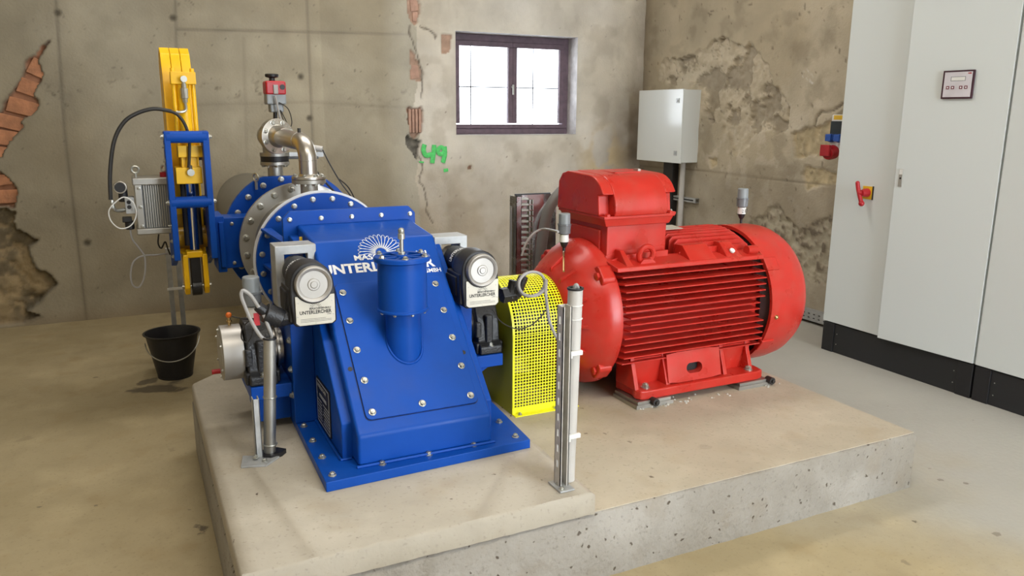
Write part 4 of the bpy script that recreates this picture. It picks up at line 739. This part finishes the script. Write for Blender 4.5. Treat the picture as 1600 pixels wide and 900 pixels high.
# fan cowl
m = MB(); prof = [(2.775, .350), (2.765, .362), (2.80, .362), (2.92, .360), (2.98, .350), (3.02, .33), (3.045, .30), (3.055, .26), (3.058, .12), (3.058, .02)]
m.lathe(prof, (0, MY, MZ), (1, 0, 0), 72, False); m.lathe([(2.765, .362), (2.765, .345), (2.80, .345)], (0, MY, MZ), (1, 0, 0), 72, False); obj('fan_cowl', m, 'red', Mo, ang=50)
obj('cowl_shade_cone', MB().lathe([(2.745, .30), (2.80, .346)], (0, MY, MZ), (1, 0, 0), 48), mat('gap_shade_red', (.03, .004, .003, 1), .8), Mo)  # near-black red surface paints the shade between fins and cowl
m = MB()
for a in (215, 325, 35, 145):
    c, s = math.cos(math.radians(a)), math.sin(math.radians(a)); mm = MB().box(-.03, .05, -.035, .035, -.02, .008); mm.tf(Matrix.Translation((2.79, MY + c * .36, MZ + s * .36)) @ Matrix.Rotation(math.radians(a) - PI / 2, 4, 'X')); obj('cowl_tab', mm, 'red', Mo, bevel=.006)
obj('cowl_screw', MB().sphere((2.80, MY - .358, .585), .012), 'brass', Mo)
# terminal box
NB = obj('terminal_neck', MB().box(1.915, 2.243, 2.948, 3.30, .90, 1.075).box(1.905, 1.945, 3.0, 3.26, .90, 1.04), 'red', Mo, bevel=.006)
m = MB(); x0, x1 = 1.872, 2.268
arc_ = [(.15 - .15 * math.cos(t * PI / 16), .150 * math.sin(t * PI / 16)) for t in range(9)]
def full(yf): return [(yf + .006, 1.108), (yf, 1.125)] + [(yf + a, 1.138 + b) for a, b in arc_] + [(3.24, 1.294), (3.29, 1.28), (3.325, 1.24), (3.335, 1.108)]
m.prism(full(2.905), 'x', x0 + .055, x1 - .055)
cut = [(2.955, 1.108), (2.965, 1.20), (2.922, 1.206)] + [(2.905 + a, 1.136 + b) for a, b in arc_[4:]] + [(3.24, 1.292), (3.29, 1.28), (3.325, 1.24), (3.335, 1.108)]
m.prism(cut, 'x', x0, x0 + .058); m.prism(cut, 'x', x1 - .058, x1); lidm = obj('terminal_lid', m, 'red', Mo, bevel=.006, seg=3, ang=40)
m = MB().box(x0 + .004, x1 - .004, 2.915, 3.33, 1.096, 1.110).box(x1 - .02, x1 + .02, 2.94, 2.98, 1.098, 1.112).loft([[(x0 + .008, 2.92, 1.098), (x1 - .008, 2.92, 1.098), (x1 - .008, 3.325, 1.098), (x0 + .008, 3.325, 1.098)], [(x0 + .025, 2.93, 1.062), (x1 - .025, 2.93, 1.062), (x1 - .025, 3.31, 1.062), (x0 + .025, 3.31, 1.062)]]); obj('terminal_base', m, 'red', Mo, bevel=.003)
for q_ in ((x0 + .028, 2.928, 1.108), (x1 - .026, 2.928, 1.108)): place('bolt', RB, Mo, q_, (0, 0, 1), .75)
place('bolt', BOLT, Mo, (x1 + .004, 2.96, 1.112), (0, 0, 1), .7)
obj('raised_badge', MB().box(2.02, 2.16, 3.06, 3.20, 1.284, 1.293), 'red', Mo, bevel=.002); obj('clip', MB().box(2.19, 2.205, 3.12, 3.16, 1.289, 1.300), 'zinc', Mo)
obj('rating_plate', MB().add([(2.31, MY - .07, MZ + .372), (2.43, MY - .07, MZ + .372), (2.43, MY + .02, MZ + .378), (2.31, MY + .02, MZ + .378), (2.31, MY - .07, MZ + .374), (2.43, MY - .07, MZ + .374), (2.43, MY + .02, MZ + .380), (2.31, MY + .02, MZ + .380)], [(0, 1, 2, 3), (4, 5, 6, 7), (0, 1, 5, 4), (1, 2, 6, 5), (2, 3, 7, 6), (3, 0, 4, 7)]), 'plate', Mo)
# feet
for sd in (-1, 1):
    Y = lambda d: MY + sd * d
    def bx(m, x0, x1, a, b, z0, z1): return m.box(x0, x1, min(Y(a), Y(b)), max(Y(a), Y(b)), z0, z1)
    m = MB().prism([(2.0, Y(.30)), (1.985, Y(.34)), (2.0, Y(.372)), (2.03, Y(.378)), (2.69, Y(.378)), (2.73, Y(.365)), (2.74, Y(.30)), (2.74, Y(.18)), (1.99, Y(.18))], 'z', .284, .328)
    obj('foot', m, 'red', Mo, bevel=.008, seg=3)
    obj('foot_web', MB().prism([(Y(.28), .32), (Y(.30), .46), (Y(.18), .47), (Y(.18), .32)], 'x', 1.99, 2.70), 'red', Mo, bevel=.004)
    for x in (1.985, 2.16, 2.50, 2.66): obj('web', MB().prism([(Y(.35), .325), (Y(.30), .47), (Y(.2), .47), (Y(.2), .325)], 'x', x, x + .022), 'red', Mo, bevel=.003)
    # central panel with the oval hole
    n = 24; xc, zc = 2.325, .388; fr = lambda x, z, dd: (x, Y(.355 - (z - .325) * .22 - dd), z); hole, rect = [], []
    for i in range(n):
        a = 2 * PI * (i + .5) / n; ca, sa = math.cos(a), math.sin(a); hx = (.022 if ca > 0 else -.022) + ca * .024; hz = sa * .024; hole.append((xc + hx, zc + hz)); k = 1 / max(abs(ca) / .155, abs(sa) / .07); rect.append((xc + ca * k, zc + .012 + sa * k))
    m = MB().add([fr(x, z, 0) for x, z in rect] + [fr(x, z, 0) for x, z in hole] + [fr(x, z, .04) for x, z in hole] + [fr(x, z, .06) for x, z in rect], [(i, (i + 1) % n, n + (i + 1) % n, n + i) for i in range(n)] + [(n + i, n + (i + 1) % n, 2 * n + (i + 1) % n, 2 * n + i) for i in range(n)] + [(i, (i + 1) % n, 3 * n + (i + 1) % n, 3 * n + i) for i in range(n)])
    obj('foot_panel', m, 'red', Mo, ang=30); obj('opening_shade_back', MB().box(xc - .05, xc + .05, min(Y(.28), Y(.306)), max(Y(.28), Y(.306)), zc - .03, zc + .03), 'btext', Mo)  # black block behind the oval hole paints the shade inside it
    bolts(Mo, [(2.05, Y(.335), .328), (2.665, Y(.335), .328)], (0, 0, 1), 1.5)
    for xa, xb in ((1.965, 2.17), (2.56, 2.76)): m = bx(MB(), xa, xb, .20, .395, .252, .27); bx(m, xa + .01, xb - .01, .20, .388, .27, .284); obj('sole_plate', m, 'dull', Mo, bevel=.001)
    for x in (2.06, 2.755): obj('levelling_bolt', MB().cyl((x, Y(.375), .278), (x, Y(.415), .278), .018, n=14).cyl((x, Y(.415), .278), (x, Y(.425), .278), .009), 'rubber', Mo, bevel=.002)
# grout crumbs beside the feet
m = MB()
for i in range(70):
    x = random.choice((random.gauss(2.1, .05), random.gauss(2.75, .03), random.uniform(1.95, 2.5))); y = 2.745 + random.gauss(0, .022); r = random.uniform(.003, .008); m.lathe([(0, r), (r * .9, r * .6), (r * 1.1, r * .1)], (x, y, .2515), (random.uniform(-.3, .3), .2, 1), 5)
obj('grout_crumbs', m, mat('light_grout', (.5, .48, .43, 1), .95, bump=.5), None, label='loose light grout crumbs scattered along the motor front foot', cat='rubble', kind='stuff', flat=True, org=(2.1, 2.745, .25))
m = MB()
for i in range(60):
    x = random.gauss(1.37, .03); y = random.uniform(2.9, 3.35); r = random.uniform(.004, .010); m.lathe([(0, r), (r * .9, r * .6), (r * 1.1, r * .1)], (x, y, .2518), (random.uniform(-.3, .3), .2, 1), 5)
obj('grout_crumbs', m, 'rubble', None, label='dark gravelly crumbs between the blue turbine and yellow guard', cat='rubble', kind='stuff', flat=True, org=(1.37, 3.0, .25))
# ---- grease lubricators
def lub(p, sc, label, print_=None, stem=.1):
    p = Vector(p); A = empty('grease_lubricator', tuple(p), label, 'lubricator', 'grey grease cartridges')
    obj('cup', MB().lathe([(0, .018 * sc), (.006 * sc, .030 * sc), (.045 * sc, .0315 * sc), (.047 * sc, .034 * sc), (.052 * sc, .034 * sc)], p, (0, 0, 1), 28), 'clear', A)
    obj('cap', MB().lathe([(.052 * sc, .029 * sc), (.100 * sc, .028 * sc), (.104 * sc, .025 * sc)], p, (0, 0, 1), 28), 'grey', A, bevel=.001)
    obj('collar', MB().lathe([(-.035 * sc, .022 * sc), (0, .022 * sc)], p, (0, 0, 1), 20), 'white', A)
    obj('adapter', MB().lathe([(-.035 * sc - stem, .006), (-.065 * sc, .007), (-.06 * sc, .011), (-.045 * sc, .018), (-.035 * sc, .020)], p, (0, 0, 1), 12), 'black', A)
    if print_: text('lettering', print_, A, p + Vector((-.018, -.0235, -.026)), (1, 0, 0), (0, 0, 1), .036, .018, 'btext', bold=.02)
lub((1.780, 3.10, 1.012), .95, 'grey grease cartridge above the yellow guard end of the motor', stem=.08)
lub((2.86, 3.13, 1.085), .95, 'grey grease cartridge standing on the fan end of the motor', '2 17', stem=.05)
lub((.372, 2.97, .845), 1.1, 'large grey grease cartridge above the left black bearing', stem=.06)
tubeobj('grease_line', [(1.780, 3.10, .93), at(881, 396, y=3.0), at(881, 424, y=2.9)], .005, 'brass', 'thin brass grease line in front of the motor end shield', 'pipe')
ca = at(872, 362, y=3.08); tubeobj('sensor_cable', [ca] + px([(850, 358), (835, 364), (822, 380), (815, 400)], 3.4), .006, 'cable', 'grey cable from the motor lubricator toward the cable tray', 'cable')
# ================================================================== conduits and posts near the plinth front
PL = Vector((.382, 2.765, .33)); A = empty('upright_conduit', tuple(PL), 'upright grey steel conduit in front of the left bearing', 'conduit')
obj('pipe', MB().hollow((.372, 2.765, .345), (.397, 2.765, .772), .0215, .018, 28), 'dull', A); obj('edge_ring', MB().torus((.397, 2.765, .772), (.05, 0, 1), .0205, .004, 28, 8), 'black', A)
obj('clamp', MB().torus((.385, 2.765, .555), (.05, 0, 1), .0225, .003, 24, 6).torus((.375, 2.765, .375), (0, 0, 1), .0225, .004, 24, 6), 'zinc', A); obj('floor_sleeve', MB().prism([(.345, 2.74), (.37, 2.725), (.41, 2.74), (.43, 2.765), (.40, 2.795), (.35, 2.79)], 'z', .3302, .347), 'black', A)
A = empty('strut_bracket', (.335, 2.77, .33), 'short galvanised strut bracket on the plinth next to the left conduit', 'bracket')
obj('channel', MB().box(.322, .345, 2.745, 2.749, .338, .56).box(.322, .326, 2.745, 2.785, .338, .56).box(.341, .345, 2.745, 2.785, .338, .56), 'galv', A, bevel=.001)
obj('foot_plate', MB().prism([(.262, 2.70), (.345, 2.675), (.40, 2.73), (.36, 2.755), (.28, 2.79)], 'z', .3305, .338), 'galv', A, bevel=.001); bolts(A, [(.345, 2.71, .338), (.318, 2.735, .345)], (0, 0, 1), .8)
A = empty('strut_post', (1.215, 2.105, .33), 'perforated galvanised strut post on the plinth step in front of the motor', 'post')
m = MB(); x0, x1, y0, y1, zt = 1.200, 1.232, 2.085, 2.125, .955
m.box(x1 - .003, x1, y0, y1, .335, zt).box(x0, x1, y1 - .003, y1, .335, zt).box(x0, x0 + .006, y0, y0 + .003, .335, zt).box(x1 - .007, x1, y0, y0 + .003, .335, zt)
hs = np.arange(.40, .93, .055); lv = [.335] + [v for h in hs for v in (h, h + .026)] + [zt]
for i in range(len(lv) - 1):
    a, b = lv[i], lv[i + 1]
    if i % 2 == 0: m.box(x0, x0 + .003, y0, y1, a, b)
    else: m.box(x0, x0 + .003, y0, y0 + .014, a, b).box(x0, x0 + .003, y0 + .025, y1, a, b)
obj('channel', m, 'galvlight', A); obj('foot_plate', MB().box(1.185, 1.24, 2.055, 2.14, .331, .337), 'galv', A, bevel=.001); bolts(A, [(1.197, 2.068, .337), (1.205, 2.105, .337)], (0, 0, 1), .75)
A = empty('upright_conduit', (1.262, 2.135, .33), 'tall light grey plastic conduit beside the perforated strut post', 'conduit')
obj('pipe', MB().hollow((1.258, 2.135, .331), (1.272, 2.135, 1.0), .0245, .021, 32), 'pvc', A); obj('edge_ring', MB().torus((1.272, 2.135, 1.0), (0, 0, 1), .0235, .0045, 28, 8), 'black', A)
for z in (.79, .50): obj('clip', MB().box(1.236, 1.286, 2.100, 2.112, z - .008, z + .008).box(1.232, 1.242, 2.09, 2.115, z - .012, z + .012), 'white', A, bevel=.002)
for z in (.945, .90): obj('cable_tie', MB().torus((1.2705, 2.135, z), (0, 0, 1), .0255, .0018, 28, 6), 'white', A)
tubeobj('cable_end', [(1.268, 2.135, .97), (1.268, 2.133, 1.0), (1.272, 2.13, 1.012), (1.278, 2.13, 1.0)], .007, 'cable', 'cable end poking out of the tall grey conduit', 'cable')
tubeobj('sensor_cable', px([(896, 500), (895, 520), (890, 540)], 2.15), .005, 'cable', 'short grey cable between strut post and tall conduit', 'cable')
# ================================================================== bucket
A = empty('bucket', (.135, 4.92, 0), 'black plastic bucket with wire handle on the floor', 'bucket'); BC = (.147, 4.92, 0)
m = MB().lathe([(.012, .001), (.012, .098), (.265, .146), (.272, .160), (.276, .160), (.276, .148), (.255, .141), (.02, .095), (.02, .001)], BC, (0, 0, 1), 48); m.lathe([(0, .096), (.012, .100)], BC, (0, 0, 1), 40); obj('shell', m, 'black', A, bevel=.001)
pts = [(BC[0] + .150 * math.cos(PI + PI * k / 12) * (1), BC[1] - .155 * math.sin(PI * k / 12) * .98 - .0, .235 - .105 * math.sin(PI * k / 12) + .04 * (k / 12 - .4)) for k in range(13)]
obj('handle', MB().tube(pts, .0035, 8, 4), 'zinc', A)
# ================================================================== back: tray, cable, enclosure
TY = 4.25; a_ = at(800, 306, y=TY); b_3 = at(862, 306, y=TY); A = empty('cable_tray', (a_.x, TY, 0), 'upright galvanised perforated cable tray behind the yellow guard', 'cable tray')
w_ = b_3.x - a_.x; x0 = a_.x; zt = a_.z
M['mirror'] = mat('bright_galvanised_sheet', (.5, .5, .51, 1), .22, .95, var=.1, scale=12)
m = MB().box(x0, x0 + .035, TY - .06, TY - .057, 0, zt).box(x0, x0 + .003, TY - .06, TY + .03, 0, zt).box(x0 + .03, x0 + w_, TY + .02, TY + .023, 0, zt).box(x0 + w_ - .003, x0 + w_, TY - .06, TY + .03, 0, zt).box(x0 + .032, x0 + .035, TY - .06, TY + .02, 0, zt); obj('channel', m, 'mirror', A)
obj('rim', MB().box(x0, x0 + .035, TY - .062, TY - .055, zt, zt + .008).box(x0 + .03, x0 + w_, TY + .016, TY + .027, zt, zt + .008), 'black', A)
for i in range(22):
    z = zt - .03 - i * .0345
    if z < .1: break
    obj('rung', MB().box(x0 + .055, x0 + .115, TY - .002, TY + .02, z, z + .013), 'zinc', A, bevel=.003)
    obj('slot_rib', MB().box(x0 + .042, x0 + .049, TY + .002, TY + .02, z - .028, z + .0).box(x0 + .121, x0 + .128, TY + .002, TY + .02, z - .028, z).box(x0 + .145, x0 + .150, TY + .006, TY + .02, z - .028, z), 'zinc', A)
obj('stiffener', MB().box(x0 - .014, x0 - .010, TY - .02, TY, 0, zt - .06), 'galv', A)
g1 = px([(842, 470), (845, 400), (848, 370), (855, 335), (866, 312), (884, 292)], 3.70); tubeobj('power_cable', [Vector((g1[0].x, g1[0].y, .27))] + g1, .030, 'cabledark', 'thick grey power cable rising behind the motor terminal box', 'cable', n=14)
tubeobj('power_cable', px([(880, 298), (868, 318), (850, 350), (845, 400), (846, 440)], 4.22), .012, 'pvc', 'thinner pale cable beside the thick power cable', 'cable')
E = empty('electrical_enclosure', (XR, 6.0, 1.14), 'pale grey metal enclosure with door mounted on the wall by the corner', 'enclosure')
obj('body', MB().box(4.462, XR + .005, 5.70, 6.36, 1.135, 1.775), 'box', E, bevel=.004); dr = obj('door', MB().box(4.445, 4.462, 5.695, 6.365, 1.130, 1.78), 'box', E, bevel=.004)
for z in (1.22, 1.68): obj('lock', MB().box(4.439, 4.445, 5.745, 5.785, z - .02, z + .02).cyl((4.440, 5.765, z), (4.434, 5.765, z), .010, n=12), 'galv', dr, bevel=.001)
obj('conduit', MB().box(4.57, XR, 5.96, 6.10, .35, 1.13), 'rubber', None, bevel=.004, label='dark cable duct under the wall enclosure', cat='duct', org=(4.6, 6.03, .35))
obj('conduit', MB().cyl((4.58, 5.82, .25), (4.58, 5.82, 1.135), .025, n=20), 'pvc', None, label='round grey conduit under the wall enclosure', cat='conduit', org=(4.58, 5.82, .25))
a_, b_4 = at(1040, 306, x=4.6), at(1087, 314, x=4.6); A = empty('wall_rail', (4.6, b_4.y, b_4.z), 'short galvanised rail on the wall behind the motor', 'rail')
obj('rail', MB().box(4.597, 4.60, b_4.y, a_.y, b_4.z - .02, b_4.z + .02).box(4.60, XR, b_4.y, a_.y, b_4.z - .02, b_4.z - .017).box(4.60, XR, b_4.y, a_.y, b_4.z + .017, b_4.z + .02), 'galv', A)
obj('slot', MB().box(4.5962, 4.597, b_4.y + .03, a_.y, b_4.z - .006, b_4.z + .006), 'btext', A)
# tray along right wall foot
A = empty('wall_tray', (4.6, 4.2, .1), 'perforated galvanised tray low along the wall behind the cabinet', 'cable tray'); m = MB().box(4.585, 4.588, 3.3, 5.6, .025, .105).box(4.588, XR, 3.3, 5.6, .102, .105).box(4.588, XR, 3.3, 5.6, .025, .028); obj('channel', m, 'galv', A)
m = MB()
for i in range(40):
    for z in (.05, .08): m.box(4.5842, 4.585, 3.35 + i * .05, 3.368 + i * .05, z - .004, z + .004)
obj('slots', m, 'btext', A, kind='stuff')
# distribution box
a_ = at(1318, 178, x=4.55); D = empty('socket_box', (4.6, 4.15, 1.25), 'white power socket box on the wall, half hidden by the cabinet', 'socket box')
X0 = 4.54; tp = lambda a, b: at(a, b, x=X0); T1, T2 = tp(1300, 179), tp(1295, 222); yL = T1.y; zt = T1.z; zb = tp(1290, 226).z
obj('housing', MB().box(X0, XR, yL - .26, yL, zb - .06, zt), 'white', D, bevel=.008)
obj('sticker', MB().box(X0 - .001, X0, yL - .12, yL - .02, zt - .035, zt - .005), 'gold', D)
obj('breaker_window', MB().box(X0 - .012, X0, yL - .18, yL - .005, zt - .165, zt - .045), 'glasscap', D, bevel=.005)
for k in (0, 1):
    yc = yL - .025 - k * .075; zc = tp(1297, 216).z; obj('blue_socket', MB().lathe([(0, .03), (.03, .03), (.04, .022)], (X0, yc, zc), (-1, -.1, .1), 20).box(X0 - .05, X0 - .03, yc - .025, yc + .025, zc - .02, zc + .03), 'sblue', D, bevel=.004)
zc = tp(1300, 237).z; obj('red_socket', MB().lathe([(0, .05), (.05, .05), (.06, .044), (.075, .044)], (X0, yL - .045, zc), (-1, -.15, -.15), 28).box(X0 - .09, X0 - .07, yL - .085, yL - .0, zc - .03, zc + .05), 'darkred', D, bevel=.006)
# ================================================================== CABINETS
CXF = 4.148
def cabinet(y0, y1, label, doors):
    A = empty('switch_cabinet', (CXF + .2, (y0 + y1) / 2, 0), label, 'cabinet', 'grey switch cabinets')
    obj('base', MB().box(CXF + .012, 4.60, y0 + .004, y1 - .004, 0, .195), 'cabbase', A, bevel=.002)
    for ya in (y0 + .002, y1 - .092): obj('base_corner', MB().box(CXF + .004, CXF + .03, ya, ya + .09, 0, .197), 'black', A, bevel=.003)
    bolts(A, [(CXF + .012, y, z) for y in (y0 + .115, y1 - .115) for z in (.06, .13)], (-1, 0, 0), .35, 'screw', SCREW)
    obj('body', MB().box(CXF + .022, 4.62, y0, y1, .20, 2.4), 'cab', A, bevel=.002)
    return A
C1 = cabinet(2.614, 3.682, 'double-door grey cabinet with red switch, its right door slightly ajar', 2)
d1 = obj('door', MB().box(CXF, CXF + .02, 3.10, 3.682, .205, 2.395), 'cab', C1, bevel=.002)
piv = Vector((CXF + .0, 2.618, 0)); an = math.radians(3.6); Rt = Matrix.Translation(piv) @ Matrix.Rotation(an, 4, 'Z') @ Matrix.Translation(-piv)
d2 = obj('door', MB().box(CXF - .002, CXF + .018, 2.618, 3.218, .205, 2.395).tf(Rt), 'cab', C1, bevel=.002)
d3 = None
m = MB().box(CXF - .006, CXF - .002, 3.168, 3.192, 1.145, 1.25).tf(Rt); hd = obj('door_lock', m, mat('lock_plate', (.45, .44, .40, 1), .3, .5), d2, bevel=.001); 
obj('label_strip', MB().box(CXF - .0068, CXF - .006, 3.17, 3.19, 1.218, 1.248).tf(Rt), 'white', C1); obj('keyhole', MB().cyl((CXF - .0058, 3.18, 1.195), (CXF - .0068, 3.18, 1.195), .006).tf(Rt), 'btext', C1)
# control panel
pc = [at(*p, x=CXF - .012) for p in ((1479, 111), (1526, 111), (1521, 154), (1474, 154))]; yl, yr = (pc[0].y + pc[3].y) / 2, (pc[1].y + pc[2].y) / 2; zt, zb = pc[0].z, pc[2].z
cp = obj('control_panel', MB().box(CXF - .016, CXF - .006, yr, yl, zb, zt).tf(Rt), mat('maroon_bezel', (.045, .012, .022, 1), .4), d2, bevel=.002)
h_, w_ = zt - zb, yl - yr; Fy = lambda u: yl - u * w_; Fz = lambda v: zb + v * h_
m = MB().box(CXF - .0168, CXF - .016, Fy(.94), Fy(.06), Fz(.06), Fz(.94)).tf(Rt); C1b = obj('panel_face', m, mat('panel_white', (.62, .60, .64, 1), .4), C1)
m = MB().box(CXF - .0172, CXF - .0168, Fy(.74), Fy(.27), Fz(.62), Fz(.78)).tf(Rt); obj('display_frame', m, 'grey', C1); obj('display', MB().box(CXF - .0175, CXF - .0172, Fy(.72), Fy(.29), Fz(.64), Fz(.76)).tf(Rt), 'white', C1)
for u in (.20, .36, .62, .78): obj('button', MB().box(CXF - .018, CXF - .0168, Fy(u + .05), Fy(u - .05), Fz(.34), Fz(.45)).tf(Rt), 'rtext', C1, bevel=.0005); obj('button_mark', MB().box(CXF - .0184, CXF - .018, Fy(u + .022), Fy(u - .022), Fz(.37), Fz(.42)).tf(Rt), 'ptext', C1)
text('lettering', 'ABB', C1, Rt @ Vector((CXF - .0168, Fy(.79), Fz(.86))), Rt.to_3x3() @ Vector((0, -1, 0)), (0, 0, 1), w_ * .12, h_ * .05, 'darkred', bold=.04)
# rotary switch
sp = at(1356, 301, x=CXF); sw = obj('switch_plate', MB().box(CXF - .006, CXF, sp.y - .035, sp.y + .035, sp.z - .04, sp.z + .04), 'gold', d1, bevel=.001)
obj('switch_edge', MB().box(CXF - .0055, CXF, sp.y - .042, sp.y - .034, sp.z - .042, sp.z + .042), 'btext', C1)
obj('switch_hub', MB().lathe([(0, .027), (.03, .025), (.05, .018)], (CXF - .006, sp.y, sp.z), (-1, 0, 0), 24), 'darkred', C1)
hA, hB = at(1340, 286, x=CXF - .055), at(1346, 318, x=CXF - .06)
obj('switch_handle', MB().tube([hA, hA.lerp(hB, .3) + Vector((0, .004, 0)), hA.lerp(hB, .75) + Vector((0, .002, 0)), hB], .013, 12, 4).sphere(hB, .018).sphere(hA, .0135).cyl(hA.lerp(hB, .5), (CXF - .05, sp.y, sp.z), .014), 'darkred', C1)
C2 = cabinet(1.40, 2.606, 'grey cabinet at the right edge of the photo, no fittings visible', 1)
obj('door', MB().box(CXF - .002, CXF + .02, 1.41, 2.604, .205, 2.395), 'cab', C2, bevel=.002)
